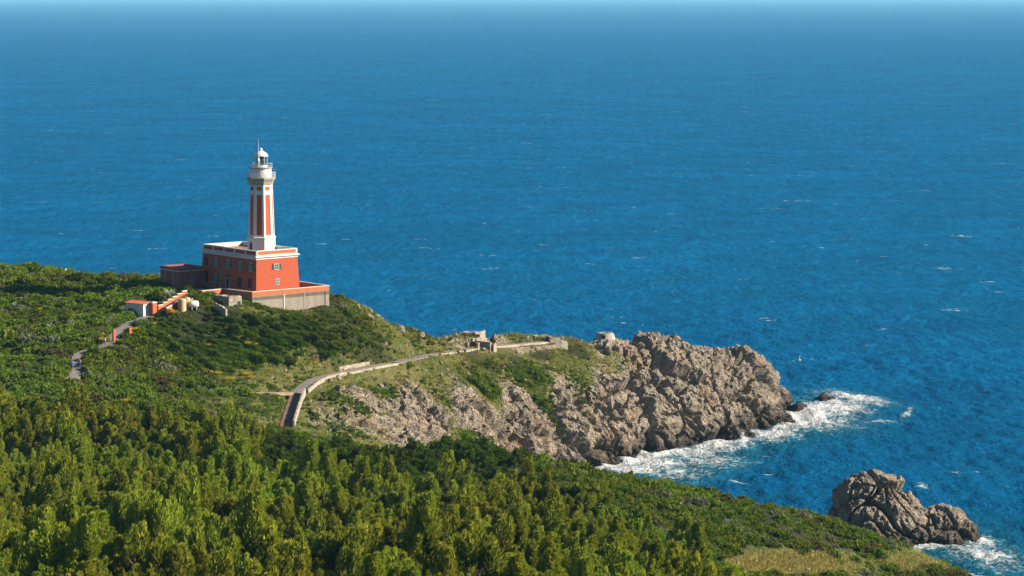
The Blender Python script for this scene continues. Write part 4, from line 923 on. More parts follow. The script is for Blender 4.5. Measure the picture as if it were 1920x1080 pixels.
def stone_proto(seed):
    bm = bmesh.new(); bmesh.ops.create_icosphere(bm, subdivisions=2, radius=.5); rg = random.Random(seed)
    P_ = np.array([v.co[:] for v in bm.verts]); f1, f2, iv = worley(P_ * 2.2 + seed * 7.3, seed); D_ = .35 * (iv - .5) + .3 * fbm(P_ * 3 + seed, seed, 2)
    for v, d in zip(bm.verts, D_): v.co *= 1 + d; v.co.z *= .75
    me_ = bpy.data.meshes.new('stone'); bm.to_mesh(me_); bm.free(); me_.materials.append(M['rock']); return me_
PINES = [pine_proto(k, M['pine'], R=r, H=h) for k, (r, h) in enumerate(((1.8, 6.4), (2.4, 5.6), (1.5, 7.0), (2.1, 5.0), (2.5, 6.4), (1.5, 4.8)))]
DPINES = [pine_proto(30 + k, M['pine_dark'], R=2.3, H=4.2, n_pl=26, n_leaf=110, flat=True) for k in range(3)]
BUSHES = {k: [bush_proto(100 * i + j, M[k], spiky=(k == 'bush_bright')) for j in range(4 if k == 'bush' else 2)] for i, k in enumerate(('bush', 'bush_bright', 'bush_grey', 'bush_brown'))}
BLOOMS = [bush_proto(900 + j, M['bloom'], n=420, size=.16) for j in range(3)]
M['dry'] = foliage('dry_grass_blades', (.16, .14, .05), (.36, .31, .12), (.55, .48, .24), var=.5)
DRY = [tuft_proto(20 + k, 'dry' if k < 3 else 'grass') for k in range(4)]
TUFTS = [tuft_proto(k) for k in range(4)]; STONES = [stone_proto(k) for k in range(5)]

# ------------------------------------------------------------------ vegetation: scattering of the uncountable rest
def scatter(name, pts, rots, scls, idx, meshes, label=None):
    me_ = bpy.data.meshes.new(name); me_.vertices.add(len(pts)); me_.vertices.foreach_set('co', np.asarray(pts, np.float32).ravel())
    for an_, arr in (('rot', rots), ('scl', scls)):
        a_ = me_.attributes.new(an_, 'FLOAT_VECTOR', 'POINT'); a_.data.foreach_set('vector', np.asarray(arr, np.float32).ravel())
    a_ = me_.attributes.new('pick', 'INT', 'POINT'); a_.data.foreach_set('value', np.asarray(idx, np.int32))
    col_ = bpy.data.collections.new(name + '_kinds')
    for k, m_ in enumerate(meshes):
        po = bpy.data.objects.new('%s_%02d' % (name, k), m_); col_.objects.link(po)
    o = obj(name, me_); tag(o, label, kind='stuff')
    ng = bpy.data.node_groups.new(name, 'GeometryNodeTree'); ng.interface.new_socket('Geometry', in_out='INPUT', socket_type='NodeSocketGeometry'); ng.interface.new_socket('Geometry', in_out='OUTPUT', socket_type='NodeSocketGeometry')
    N_ = ng.nodes; gi = N_.new('NodeGroupInput'); go = N_.new('NodeGroupOutput'); ip = N_.new('GeometryNodeInstanceOnPoints'); ci = N_.new('GeometryNodeCollectionInfo')
    ci.inputs['Collection'].default_value = col_; ci.inputs['Separate Children'].default_value = True; ci.inputs['Reset Children'].default_value = True
    def na(nm, ty): q = N_.new('GeometryNodeInputNamedAttribute'); q.data_type = ty; q.inputs['Name'].default_value = nm; return q.outputs[0]
    er = N_.new('FunctionNodeEulerToRotation'); lk = ng.links.new
    lk(na('rot', 'FLOAT_VECTOR'), er.inputs[0]); lk(er.outputs[0], ip.inputs['Rotation']); lk(na('scl', 'FLOAT_VECTOR'), ip.inputs['Scale']); lk(na('pick', 'INT'), ip.inputs['Instance Index'])
    ip.inputs['Pick Instance'].default_value = True; lk(ci.outputs[0], ip.inputs['Instance']); lk(gi.outputs[0], ip.inputs['Points']); lk(ip.outputs[0], go.inputs[0])
    md = o.modifiers.new('scatter', 'NODES'); md.node_group = ng; return o

# jittered grid over the hills
def jgrid(x0, x1, y0, y1, s, seed):
    rg = np.random.default_rng(seed); gx, gy = np.meshgrid(np.arange(x0, x1, s), np.arange(y0, y1, s)); gx = gx.ravel() + rg.uniform(-.5, .5, gx.size) * s; gy = gy.ravel() + rg.uniform(-.5, .5, gy.size) * s
    return gx, gy, rg
def gz_fast(X_, Y_):
    fx = np.clip(X_ - GX[0], 0, len(GX) - 1.001); fy = np.clip(Y_ - GY[0], 0, len(GY) - 1.001); i, j = fx.astype(int), fy.astype(int); a, b = fx - i, fy - j
    return GZ[j, i] * (1 - a) * (1 - b) + GZ[j, i + 1] * a * (1 - b) + GZ[j + 1, i] * (1 - a) * b + GZ[j + 1, i + 1] * a * b
def seen(X_, Y_, Zt, margin=120, slack=2.5):
    u_, v_ = pix(X_, Y_, Zt); ok = (u_ > -margin) & (u_ < 1920 + margin) & (v_ < 1080 + margin)
    i = np.where(ok)[0]
    for t_ in np.linspace(.55, .985, 40):
        z_ = CAMZ + (Zt[i] - CAMZ) * t_; g_ = np.where(Y_[i] * t_ > 250, gz_fast(X_[i] * t_, Y_[i] * t_), -50)
        i = i[z_ + slack > g_]
    r = np.zeros(len(X_), bool); r[i] = True; return r
def dline(X_, Y_):
    return np.minimum(np.minimum(near_line(X_, Y_, PATHL, 9), near_line(X_, Y_, ROADL, 9) - .3), near_line(X_, Y_, TRAIL, 6) + .5)
def yard_ok(X_, Y_):
    d = np.stack([X_ - LH[0], Y_ - LH[1]], 1); lx_ = d @ UA[:2]; ly_ = d @ UB[:2]
    inside = (lx_ > -8.2) & (lx_ < 15.6) & (ly_ > np.where(lx_ > 4, -6.6, -5.0)) & (ly_ < 23) & ~((lx_ < -1.3) & (ly_ < 2.2))
    gate = (np.abs(X_ + 65.5) < 5.5) & (np.abs(Y_ - 511) < 7.5) | ((np.abs(X_ + 54.5) < 3.6) & (np.abs(Y_ - 513.2) < 3.4)) | ((np.abs(X_ + 67.8) < 4.2) & (np.abs(Y_ - 509) < 4.5))
    return ~inside & ~gate
def path_open(X_, Y_, reach=8.0):
    bd = np.full(len(X_), 1e9); by = np.zeros(len(X_))
    for p in PATHL[22:]:
        q = np.hypot(X_ - p[0], Y_ - p[1]); c_ = q < bd; bd = np.where(c_, q, bd); by = np.where(c_, p[1], by)
    return (bd > reach) | (Y_ > by)
def yard_core(X_, Y_):
    d = np.stack([X_ - LH[0], Y_ - LH[1]], 1); lx_ = d @ UA[:2]; ly_ = d @ UB[:2]
    return ~((lx_ > -8.2) & (lx_ < 14.9) & (ly_ > -4.2) & (ly_ < 23) & ~((lx_ < -1.3) & (ly_ < 1.5))) & (np.hypot(X_ + 62.3, Y_ - 508.3) > 2.6) & (np.hypot(X_ + 69, Y_ - 510) > 3.2) & (np.hypot(X_ + 65.3, Y_ - 511) > 2.5)
def wood_line(u_, v_): return u_ < 955 + (v_ - 840) * 1.5

# pines of the near hillside
gx, gy, rg = jgrid(-100, 45, 245, 437, 2.6, 11)
gz = gz_fast(gx, gy); u_, v_ = pix(gx, gy, gz + 4); rk = rockiness(gx, gy)
k = wood_line(u_ + 150 * fbm(np.stack([gx / 6, gy / 6, gx * 0], 1), 49, 2), v_) & (rk < .3) & (gy < 434 + 3 * np.sin(gx / 7)) & seen(gx, gy, gz + 5)
k &= fbm(np.stack([gx / 9, gy / 9, gx * 0], 1), 44, 2) > -.42
gx, gy, gz, u_, v_ = gx[k], gy[k], gz[k], u_[k], v_[k]; n = len(gx)
sc0 = (1 + .4 * sstep(900, 1040, v_) * (u_ < 900)) * np.where((v_ < 885) & (u_ > 560), .78, 1.0); isd = ((v_ < 858 + 14 * np.sin(u_ / 60) + np.clip((u_ - 560) * .12, 0, 48)) & (u_ > 470)) | (rg.random(n) < .07)
pk = np.where(isd, 6 + rg.integers(0, 3, n), rg.integers(0, 6, n)); sc_ = (.5 + .62 * rg.random(n) ** 1.5) * (1 + .55 * fbm(np.stack([gx / 11, gy / 11, gx * 0], 1), 47, 2)) * np.where(isd, .92, 1.0) * sc0; sz = sc_ * rg.uniform(.8, 1.25, n); rz = rg.normal(0, .55, n); tl = rg.normal(0, .07, (n, 2))
PALL = [*PINES, *DPINES]
order = np.argsort(np.hypot(gx, gy)); infr = [i for i in order if -40 < u_[i] < 1960 and v_[i] < 1130]; ind = np.array(infr[:300]); rest = np.setdiff1d(np.arange(n), ind)
def pine_label(i):
    if isd[i]: return 'rounded dark green pine among the feathery pines of the near hillside wood'
    h = 'tall ' if sz[i] > 1.12 else 'stunted ' if sz[i] < .82 else ''
    sh = ('slender', 'broad', 'spindly', 'squat', 'bushy', 'small narrow')[pk[i]]; ln = ' leaning sideways' if abs(tl[i, 1]) > .1 else ''
    return h + sh + ' feathery yellow-green pine' + ln + ' in the thick near hillside wood'
for i in ind:
    o = thing('pine_tree', (gx[i], gy[i], gz[i] - .2), pine_label(i), 'tree', 'dark pines in the near wood' if isd[i] else 'pines of the near hillside wood')
    o.rotation_euler = (tl[i, 0], tl[i, 1], rz[i]); o.scale = (sc_[i], sc_[i], sz[i]); cm, tm = PALL[pk[i]]; obj('crown', cm, None, o); obj('trunk', tm, None, o)
comb = []
for cm, tm in PALL:                                  # crown and trunk in one mesh for the far part of the wood
    bm = bmesh.new(); bm.from_mesh(tm); [setattr(f_, 'material_index', 1) for f_ in bm.faces]; bm.from_mesh(cm); me_ = bpy.data.meshes.new('pine'); bm.to_mesh(me_); bm.free(); me_.materials.append(cm.materials[0]); me_.materials.append(M['bark']); comb.append(me_)
scatter('pine_wood', np.stack([gx, gy, gz + .15], 1)[rest], np.stack([tl[:, 0], tl[:, 1], rz], 1)[rest], np.stack([sc_, sc_, sz], 1)[rest], pk[rest], comb)

# maquis shrubs: near slope to the right of the wood, and the lighthouse hill
BALL = [m_ for kk_ in ('bush', 'bush_bright', 'bush_grey', 'bush_brown') for m_ in BUSHES[kk_]]      # 0-3 green, 4-5 bright, 6-7 grey, 8-9 dry
def pick_kind(rg, X_, Y_, n, pb=.16, pg=.04, pd=.06):
    r = rg.random(n); z = fbm(np.stack([X_ / 12, Y_ / 12, X_ * 0], 1), 71, 2); r = np.clip(r - .28 * z, 0, .999)
    return np.where(r < pb, 4 + rg.integers(0, 2, n), np.where(r > 1 - pg, 6 + rg.integers(0, 2, n), np.where(r > 1 - pg - pd, 8 + rg.integers(0, 2, n), rg.integers(0, 4, n))))
def where(x, y, sc, label):
    size = 'large ' if sc > 1.35 else 'small ' if sc < .85 else ''
    d = lambda L_: float(np.hypot(L_[:, 0] - x, L_[:, 1] - y).min())
    if 'near slope' in label: return size + label + (' beside the pine wood' if wood_line(*[q + (60 if j == 0 else 0) for j, q in enumerate(pix(x, y, ghz(x, y)))]) else '')
    if d(ROADL) < 5: return size + 'shrub hanging over the shaded road'
    if d(TRAIL) < 5: return size + 'shrub beside the thin dirt footpath'
    if d(PATHL) < 6: return size + 'shrub beside the concrete coast path'
    if math.hypot(x + 44, y - 519) < 14: return size + 'shrub growing below the grey terrace wall'
    if y > 545: return size + 'shrub on the skyline of the lighthouse hill'
    return size + (label if x > -62 else 'shrub on the hill uphill of the shaded road')
def shrub_field(name, label, group, gx, gy, rg, sc_, stretch, yaw, keep, nind, pk=None, zoff=-.15):
    gx, gy, sc_ = gx[keep], gy[keep], sc_[keep]; n = len(gx); gz = ground(gx, gy) + zoff
    pk = pick_kind(rg, gx, gy, n) if pk is None else pk[keep]; st = stretch[keep] if hasattr(stretch, '__len__') else np.full(n, stretch); yw = yaw + rg.normal(0, .22, n)
    S_ = np.stack([sc_ * st, sc_ / np.sqrt(st) * rg.uniform(.85, 1.1, n), sc_ * rg.uniform(.85, 1.45, n)], 1); yw = np.where(st > 1.15, yw, rg.random(n) * 6.28)
    vis = seen(gx, gy, gz + .9 * sc_, 20, .3); u_, v_ = pix(gx, gy, gz); app = sc_ / np.hypot(gx, gy) * (vis & (u_ > 0) & (u_ < 1920) & (v_ < 1075))
    ind = np.argsort(-app)[:nind]; ind = ind[app[ind] > 0]
    for i in ind:
        o = obj('maquis_shrub', BALL[pk[i]]); o.location = (gx[i], gy[i], gz[i]); o.rotation_euler.z = yw[i]; o.scale = S_[i]
        q = ('dark green', 'bright green', 'silvery grey', 'dry brown')[0 if pk[i] < 4 else (pk[i] - 2) // 2]; tag(o, q + ' ' + where(gx[i], gy[i], sc_[i], label), 'shrub', q + ' ' + group, 'thing')
    rest = np.setdiff1d(np.arange(n), ind); scatter(name, np.stack([gx, gy, gz], 1)[rest], np.stack([gx * 0, gx * 0, yw], 1)[rest], S_[rest], pk[rest], BALL)
gx, gy, rg = jgrid(-20, 96, 285, 478, 1.6, 21); u_, v_ = pix(gx, gy, gz_fast(gx, gy)); rk = rockiness(gx, gy)
clear = fbm(np.stack([gx / 8, gy / 8, gx * 0], 1), 53, 3)
cl2 = np.exp(-(((u_ - 1500) / 130) ** 2 + ((v_ - 1062) / 26) ** 2)) + .9 * np.exp(-(((u_ - 1740) / 60) ** 2 + ((v_ - 1048) / 16) ** 2)) + .8 * np.exp(-(((u_ - 1420) / 50) ** 2 + ((v_ - 1040) / 16) ** 2))
keep = ~wood_line(u_ + 12, v_) & (rk < .5) & (gz_fast(gx, gy) > 1.5) & (clear * .6 + cl2 * 1.1 < .5) & seen(gx, gy, gz_fast(gx, gy) + 1.5)
shrub_field('maquis_cover', 'shrub on the near slope that falls to the sea stack', 'shrubs on the near slope', gx, gy, rg, (.75 + 1.6 * rg.random(len(gx)) ** 2.0) * np.clip(1.25 - .012 * (gx - 0), .75, 1.2), 1.0, 0, keep, 150)
gx, gy, rg = jgrid(-120, 12, 432, 575, 1.25, 22); gzz = gz_fast(gx, gy); u_, v_ = pix(gx, gy, gzz); rk = rockiness(gx, gy)
clear = fbm(np.stack([gx / 6, gy / 6, gx * 0], 1), 54, 3)
sc_ = rg.uniform(.7, 1.3, len(gx)) + np.where(u_ < 340, 1.1, .6) * rg.random(len(gx)) ** 3; sc_ = sc_ * (1 + .7 * fbm(np.stack([gx / 8, gy / 8, gx * 0], 1), 88, 2)); combz = np.clip(1 - np.hypot((u_ - 470) / 210, (v_ - 640) / 75), 0, 1); st = 1 + 1.5 * np.clip(combz * 2.2, 0, 1)
bare = np.exp(-(((u_ - 470) / 70) ** 2 + ((v_ - 715) / 28) ** 2)) + np.exp(-(((u_ - 520) / 35) ** 2 + ((v_ - 765) / 30) ** 2)) + np.exp(-(((u_ - 66) / 16) ** 2 + ((v_ - 514) / 7) ** 2)) * 2 + .6 * np.exp(-(((u_ - 580) / 40) ** 2 + ((v_ - 672) / 16) ** 2))
dl = dline(gx, gy); sc_ = np.where(dl < 5, np.clip(sc_ * 1.3, 1.0, 1.75), sc_); dwl = np.stack([gx - LH[0], gy - LH[1]], 1); lxx = dwl @ UA[:2]; lyy = dwl @ UB[:2]
cap = np.where((lxx > -6) & (lxx < 17) & (lyy < -4) & (lyy > -14), .45 + .10 * (-4 - lyy), 9); cap = np.minimum(cap, np.where((lxx > -11) & (lxx <= 0) & (lyy < 3) & (lyy > -9), .55, 9)); cap = np.minimum(cap, np.where(np.hypot(gx + 67, gy - 505) < 6, .7, 9)); cap = np.minimum(cap, np.where(np.hypot(gx + 60, gy - 504) < 6, .75, 9)); sc_ = np.minimum(sc_, cap); keep = (rk < .24 + .1 * clear) & (clear * .7 + bare * .9 < .55) & (dl > .9 + sc_ * .42) & (near_line(gx, gy, PATHL, 9) > 2.2 + .6 * sc_) & path_open(gx, gy) & yard_ok(gx, gy) & ((gy > 440) | (u_ < 600)) & seen(gx, gy, gzz + 1.8)
shrub_field('hill_maquis', 'shrub of the lighthouse hill maquis', 'shrubs on the lighthouse hill', gx, gy, rg, sc_, st, rad(-28), keep, 150)

gx, gy, rg = jgrid(-62, 32, 455, 606, .95, 23); gzz = gz_fast(gx, gy); u_, v_ = pix(gx, gy, gzz); rk = rockiness(gx, gy); n = len(gx); cl3 = fbm(np.stack([gx / 5, gy / 5, gx * 0], 1), 58, 3)
keep = (rk > .07) & (rk < .55) & (dline(gx, gy) > 2.0) & path_open(gx, gy, 4.5) & yard_ok(gx, gy) & (gzz > 4) & (v_ < 825) & (cl3 > -.25 + 1.1 * (rk - .2)) & seen(gx, gy, gzz + .6)
pk_ = np.where(rg.random(n) < .45, rg.integers(4, 6, n), np.where(rg.random(n) < .35, rg.integers(8, 10, n), np.where(rg.random(n) < .3, rg.integers(6, 8, n), rg.integers(0, 4, n))))
shrub_field('low_scrub', 'low cushion shrub on the stony ground by the coast path', 'cushion shrubs on stony ground', gx, gy, rg, rg.uniform(.3, .75, n), 1.0, 0, keep, 0, pk_, -.08)
gx, gy, rg = jgrid(-75, -30, 500, 535, .7, 24); gzz = gz_fast(gx, gy)
keep = yard_core(gx, gy) & ~yard_ok(gx, gy) & (dline(gx, gy) > 1.6) & (rg.random(len(gx)) < .8)
shrub_field('yard_scrub', 'low weeds round the yard walls', 'weeds round the yard walls', gx, gy, rg, rg.uniform(.25, .6, len(gx)), 1.0, 0, keep, 0, None, -.05)
# dark bushes and grass among the rocks of the headland
for k, (u, v, s) in enumerate(((765, 676, 1.7), (780, 683, 1.3), (806, 681, 1.4), (866, 672, 1.6), (884, 668, 1.7), (900, 672, 1.2), (848, 676, 1.2), (742, 672, 1.2), (700, 706, 1.1), (664, 716, 1.2), (760, 705, .8), (985, 722, 1.4), (1070, 690, 1.2), (1120, 693, 1.0), (960, 738, 1.3), (1010, 738, 1.2), (605, 745, 1.4), (618, 752, 1.1), (590, 770, .9), (720, 715, .9), (1175, 672, 1.0), (640, 735, .9))):
    p = hit(u, v + (11 if 735 < u < 910 else 5), 440)
    if p is None: continue
    o = obj('dark_bush', BUSHES['bush'][k % 4]); o.location = (p[0], p[1], p[2] - .1); o.rotation_euler.z = k * 1.3; s *= .68; o.scale = (s * 1.25, s, s * .9)
    tag(o, 'dark evergreen bush standing alone among the headland grass and rocks', 'shrub', 'lone bushes on the headland', 'thing')
vid = np.where((X > -62) & (Y > 455) & (Z > 5) & (SCRUB < .75) & (ROCK < .62) & (DPATH > 1.7))[0]; rg = np.random.default_rng(31)
uu, vv = pix(V[vid, 0], V[vid, 1], V[vid, 2]); vid = vid[(vv < 830) & (uu > 380) & seen(V[vid, 0], V[vid, 1], V[vid, 2] + .5)]
pr = np.clip(1.05 - 1.4 * ROCK[vid], .05, 1) * (fbm(V[vid] / 5, 81, 2) > -.35); vid = vid[rg.random(len(vid)) < .13 * pr]; n = len(vid)
scatter('grass', V[vid] - [0, 0, .06], np.stack([rg.normal(0, .2, n), rg.normal(0, .2, n), rg.random(n) * 6.28], 1), (rg.uniform(.6, 1.5, n)[:, None] * [1, 1, 1]), rg.integers(0, 4, n), TUFTS)
vid = np.where((X > -46) & (Y > 470) & (Z > 1) & (ROCK > .15) & (ROCK < .85) & (DPATH > 2.2) & (SCRUB < .9))[0]
vid = vid[seen(V[vid, 0], V[vid, 1], V[vid, 2] + .5)]; vid = vid[rg.random(len(vid)) < .035 * np.clip(ROCK[vid] * 1.6, .15, 1)]; n = len(vid)
scatter('loose_stones', V[vid], np.stack([rg.random(n) * 6.28, rg.normal(0, .5, n), rg.random(n) * 6.28], 1), (.25 + rg.exponential(.35, n))[:, None] * np.stack([rg.uniform(.8, 1.4, n), rg.uniform(.7, 1.1, n), rg.uniform(.7, 1.3, n)], 1), rg.integers(0, 5, n), STONES)
# dry grass clearing of the near slope
gx, gy, rg = jgrid(10, 96, 300, 476, .62, 41); u_, v_ = pix(gx, gy, gz_fast(gx, gy)); cl2 = np.exp(-(((u_ - 1490) / 115) ** 2 + ((v_ - 1064) / 24) ** 2)) + np.exp(-(((u_ - 1740) / 70) ** 2 + ((v_ - 1048) / 20) ** 2))
k = (cl2 > .25) & (rg.random(len(gx)) < .8); n = k.sum(); scatter('dry_grass', np.stack([gx[k], gy[k], gz_fast(gx[k], gy[k]) + .02], 1), np.stack([rg.normal(0, .2, n), rg.normal(0, .2, n), rg.random(n) * 6.28], 1), np.repeat(rg.uniform(.7, 1.5, n)[:, None], 3, 1), rg.integers(0, 4, n), DRY)

k = (cl2 > .35) & (rg.random(len(gx)) < .10); n = k.sum(); scatter('clearing_stones', np.stack([gx[k], gy[k], gz_fast(gx[k], gy[k])], 1), np.stack([rg.random(n) * 6, rg.normal(0, .5, n), rg.random(n) * 6.28], 1), np.repeat((.2 + rg.exponential(.25, n))[:, None], 3, 1), rg.integers(0, 5, n), STONES)
# flowering broom
YB = [(432, 611, 1.2), (440, 617, 1.0), (449, 623, 1.3), (458, 622, 1.2), (445, 629, 1.0), (463, 631, 1.1), (470, 639, 1.3), (476, 642, 1.0), (296, 574, 0), (327, 581, 1.2), (318, 579, 1.0), (188, 624, 1.2), (196, 632, 1.2), (250, 613, 1.2),
      (52, 634, .8), (76, 577, .7), (288, 604, .8), (320, 698, .9), (325, 690, .7), (388, 703, 1.2), (392, 694, 1.0), (412, 696, 1.0), (432, 706, 1.2), (422, 707, .9), (466, 697, 1.2), (470, 704, 1.1), (455, 698, .8), (343, 716, 1.0), (390, 644, .7), (228, 748, 1.0), (240, 747, .8), (246, 790, 1.1), (256, 795, 1.0), (318, 793, 1.1), (325, 798, .9), (275, 774, .7), (460, 775, .9), (415, 780, .8), (505, 690, .8), (592, 678, .7), (545, 705, .7), (470, 735, .7), (310, 725, .7),
      (1060, 962, .8), (1105, 985, .7), (1190, 1008, .9), (1198, 1013, .9), (1325, 1058, .8), (1342, 1071, .9), (1058, 968, .7), (1208, 1020, .7), (1130, 975, .6), (1650, 1020, .5)]
for k, (u, v, s) in enumerate(YB):
    if s == 0: continue
    hb = 1.5 if v < 660 else 1.1 if v < 800 else 1.4
    p = hit(u, v, 436 if v < 820 else 290, 690, hb)
    if p is None: continue
    o = obj('broom_bush', BLOOMS[k % 3]); o.location = (p[0], p[1], p[2] + hb - .5 * s); o.rotation_euler.z = k * 2.1; s *= .82; o.scale = (s * 1.2, s * 1.0, s * .95)
    lab = ('yellow flowering broom on the windswept slope below the terrace wall' if 425 < u < 480 and v < 660 else 'yellow flowering broom at the foot of the beige tanks' if 300 < u < 335 and v < 590 else 'yellow flowering broom overhanging the shaded road' if u < 260 and 600 < v < 660 else
           'yellow flowering broom on the near slope above the sea stack' if v > 900 else 'yellow flowering broom dotted over the hillside near the footpath')
    tag(o, lab, 'shrub', lab.replace('yellow flowering ', ''), 'thing')

# yard tree and agave
tp = at(367, 571, 510); o = thing('yard_tree', tp, 'small round leafy tree growing between the tanks and the terrace', 'tree')
MB().tube([(0, 0, -.8), (.05, 0, .8), (.1, .1, 1.6)], [.12, .09, .05], 6).build('trunk', M['bark'], o)
for dx, dy in ((.7, .2), (-.7, .1), (.2, -.6)): MB().tube([(0.03, 0, .6), (dx * .6, dy * .6, 1.3), (dx, dy, 1.9)], [.06, .045, .02], 5).build('limb', M['bark'], o)
cr_ = obj('crown', bush_proto(77, M['bush_bright'], n=900, lobes=14, size=.17), None, o); cr_.scale = (1.75, 1.6, 1.9); cr_.location = (0, 0, 1.15)
for k, (u, v, s) in enumerate(((316, 556, 1.25), (324, 551, 1.0), (309, 551, .8))):
    p = at(u, v, 512.5 + k); p[2] = max(p[2], ghz(p[0], p[1])); o = thing('agave_plant', p, ('large grey-green agave rosette beside the stair wall', 'middling agave rosette at the upper edge of the agave clump', 'small agave rosette on the bush side of the agave clump')[k], 'plant')
    rg_ = random.Random(k)
    for j in range(26):
        a = j * 2.4; el = rg_.uniform(.35, 1.35); L_ = s * rg_.uniform(.9, 1.3); d_ = Vector((math.cos(a) * math.cos(el), math.sin(a) * math.cos(el), math.sin(el))); sd = Vector((-math.sin(a), math.cos(a), 0)); up_ = d_.cross(sd)
        mb = MB(); R_ = [[tuple(d_ * L_ * f_ + sd * w_ + Vector((0, 0, -.25 * L_ * f_ * f_ * math.cos(el)))), tuple(d_ * L_ * f_ - up_ * w_ * .4 + Vector((0, 0, -.25 * L_ * f_ * f_ * math.cos(el)))), tuple(d_ * L_ * f_ - sd * w_ + Vector((0, 0, -.25 * L_ * f_ * f_ * math.cos(el))))] for f_, w_ in ((0, .06 * s), (.4, .085 * s), (.8, .05 * s), (1.0, .008))]
        mb.rings(R_).build('leaf', M['agave'], o)

# ------------------------------------------------------------------ people
def person(loc, rz, label, shirt, trousers, hair, walk=.0, arm=.15, skin=(.45, .26, .18)):
    """one skinned body; clothing and hair as shells of their own"""
    o = thing('person', loc, label, 'person', rz=rz)
    J = {'pel': (0, 0, .95), 'sp': (0, 0, 1.12), 'ch': (0, -.01, 1.32), 'nk': (0, 0, 1.47), 'hd': (0, -.02, 1.56), 'top': (0, -.01, 1.70)}
    for s, nm in ((-1, 'r'), (1, 'l')):
        st = walk * s
        J['hip' + nm] = (s * .10, 0, .90); J['kn' + nm] = (s * .105, -.02 - st * .5, .50); J['an' + nm] = (s * .105, .03 - st, .09); J['to' + nm] = (s * .115, -.13 - st, .04)
        J['sh' + nm] = (s * .19, 0, 1.40); J['el' + nm] = (s * (.24 + arm * .3), .03 + st * .3, 1.12); J['wr' + nm] = (s * (.25 + arm * .4), -.08 + st * .6, .88); J['ha' + nm] = (s * (.25 + arm * .4), -.11 + st * .7, .78)
    Rr = {'pel': .135, 'sp': .12, 'ch': .145, 'nk': .055, 'hd': .088, 'top': .07, 'hip': .085, 'kn': .06, 'an': .042, 'to': .038, 'sh': .07, 'el': .045, 'wr': .032, 'ha': .038}
    E = [('pel', 'sp'), ('sp', 'ch'), ('ch', 'nk'), ('nk', 'hd'), ('hd', 'top')]
    for nm in 'rl': E += [('pel', 'hip' + nm), ('hip' + nm, 'kn' + nm), ('kn' + nm, 'an' + nm), ('an' + nm, 'to' + nm), ('ch', 'sh' + nm), ('sh' + nm, 'el' + nm), ('el' + nm, 'wr' + nm), ('wr' + nm, 'ha' + nm)]
    def skinned(name, edges, grow, mat, root):
        ks = []; [ks.append(q) for e in edges for q in e if q not in ks]; ks.sort(key=lambda q: q != root)
        me_ = bpy.data.meshes.new(name); me_.from_pydata([J[q] for q in ks], [(ks.index(a), ks.index(b)) for a, b in edges], []); ob = obj(name, me_, mat, o)
        ob.modifiers.new('skin', 'SKIN'); me_.skin_vertices.new() if not me_.skin_vertices else None
        for i, q in enumerate(ks):
            r = Rr[q] if q in Rr else Rr[q[:-1]]; me_.skin_vertices[0].data[i].radius = ((r + grow) * (1.15 if q in ('ch', 'pel', 'sp') else 1), (r + grow) * (.8 if q in ('ch', 'pel', 'sp') else 1)); me_.skin_vertices[0].data[i].use_root = (q == root)
        ob.modifiers.new('sub', 'SUBSURF').levels = 1; ob.modifiers['sub'].render_levels = 2; return ob
    skinned('body', E, 0, plain('skin', skin, var=.05), 'pel')
    top = [('pel', 'sp'), ('sp', 'ch'), ('ch', 'shr'), ('ch', 'shl'), ('shr', 'elr'), ('shl', 'ell')]; skinned('shirt', top, .018, plain('shirt_cloth', shirt, var=.1), 'ch')
    leg = [('pel', 'hipr'), ('pel', 'hipl'), ('hipr', 'knr'), ('hipl', 'knl'), ('knr', 'anr'), ('knl', 'anl')]; skinned('trousers', leg, .016, plain('trouser_cloth', trousers, var=.1), 'pel')
    mb = MB(); mb.lathe([(.104, 1.60), (.112, 1.66), (.10, 1.735), (.05, 1.775)], 10, 0, .012).build('hair', plain('hair', hair, var=.1), o, smooth=True)
    return o
def stand(u, v, d): p = at(u, v, d); return (p[0], p[1], p[2])
i_ = 62
def road_pt(line, k, off=0.0):
    t_ = line[min(k + 1, len(line) - 1)] - line[k]; t_ = t_ / np.hypot(t_[0], t_[1]); p = line[k] + np.array([t_[1], -t_[0], 0]) * off; return (p[0], p[1], p[2] + .075)
def nearest(line, u, v):
    uu_, vv_ = pix(line[:, 0], line[:, 1], line[:, 2]); return int(np.argmin((uu_ - u) ** 2 + (vv_ - v) ** 2))
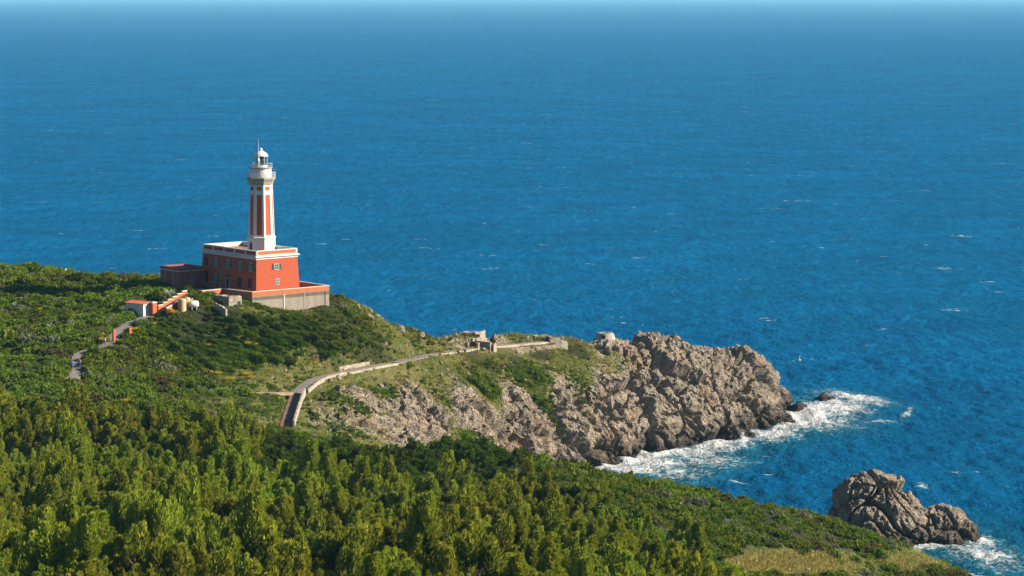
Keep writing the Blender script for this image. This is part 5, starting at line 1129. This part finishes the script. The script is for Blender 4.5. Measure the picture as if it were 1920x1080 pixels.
person(road_pt(ROADL, nearest(ROADL, 197, 650)), rad(150), 'person in a white shirt walking on the shaded road', (.75, .74, .72), (.10, .10, .13), (.04, .03, .02), .16)
person(road_pt(ROADL, nearest(ROADL, 143, 690), -.5), rad(160), 'person in a pink top walking in deep shade on the road', (.62, .30, .26), (.05, .06, .12), (.10, .06, .03), .14)
person(road_pt(ROADL, nearest(ROADL, 144, 696), .7), rad(170), 'person in a bright blue top walking in deep shade on the road', (.03, .16, .62), (.04, .05, .10), (.05, .03, .02), .18)
pv = PATHL[-5]
person((pv[0] - .5, pv[1] + .1, pv[2] + .08), rad(20), 'person in a grey top standing on the path by the lookout walls', (.28, .30, .30), (.16, .17, .20), (.06, .04, .03), .03)
person((pv[0] + .9, pv[1] + .5, pv[2] + .08), rad(-15), 'person in black clothes standing on the path by the lookout walls', (.03, .03, .035), (.03, .03, .04), (.03, .02, .02), .04)

# ------------------------------------------------------------------ spray thrown up where swell meets the cliff
_t = NT('spray_mat'); _t.p(Base_Color=(.82, .84, .85), Roughness=.9); M['spray'] = _t.m
rg = np.random.default_rng(91); C_, D_, L_ = [], [], []
for u, v, h, r, n in ((1392, 836, 3.2, 1.1, 420), (1400, 834, 1.8, 2.2, 260), (1180, 873, 1.4, 3.0, 320), (1235, 858, 1.3, 3.0, 260), (1310, 842, 1.1, 2.4, 200), (1470, 800, 1.0, 3.0, 200), (1815, 1018, .9, 2.5, 160)):
    c = on_sea(u, v); f_ = rg.random(n) ** 1.6; a = rg.random(n) * 6.28; q = np.sqrt(rg.random(n)) * r * (1.05 - .75 * f_)
    C_.append(np.stack([c[0] + q * np.cos(a), c[1] + q * np.sin(a) * .6, f_ * h], 1)); D_.append(rg.normal(size=(n, 3)) + [0, 0, 1.2]); L_.append(rg.uniform(.08, .26, n))
C_, D_, L_ = np.concatenate(C_), np.concatenate(D_), np.concatenate(L_)
sp = obj('sea_spray', leaf_mesh('sea_spray', C_, D_, L_, L_ * .8, L_ * 0, rg, M['spray'], rg.normal(size=C_.shape))); tag(sp, kind='stuff')
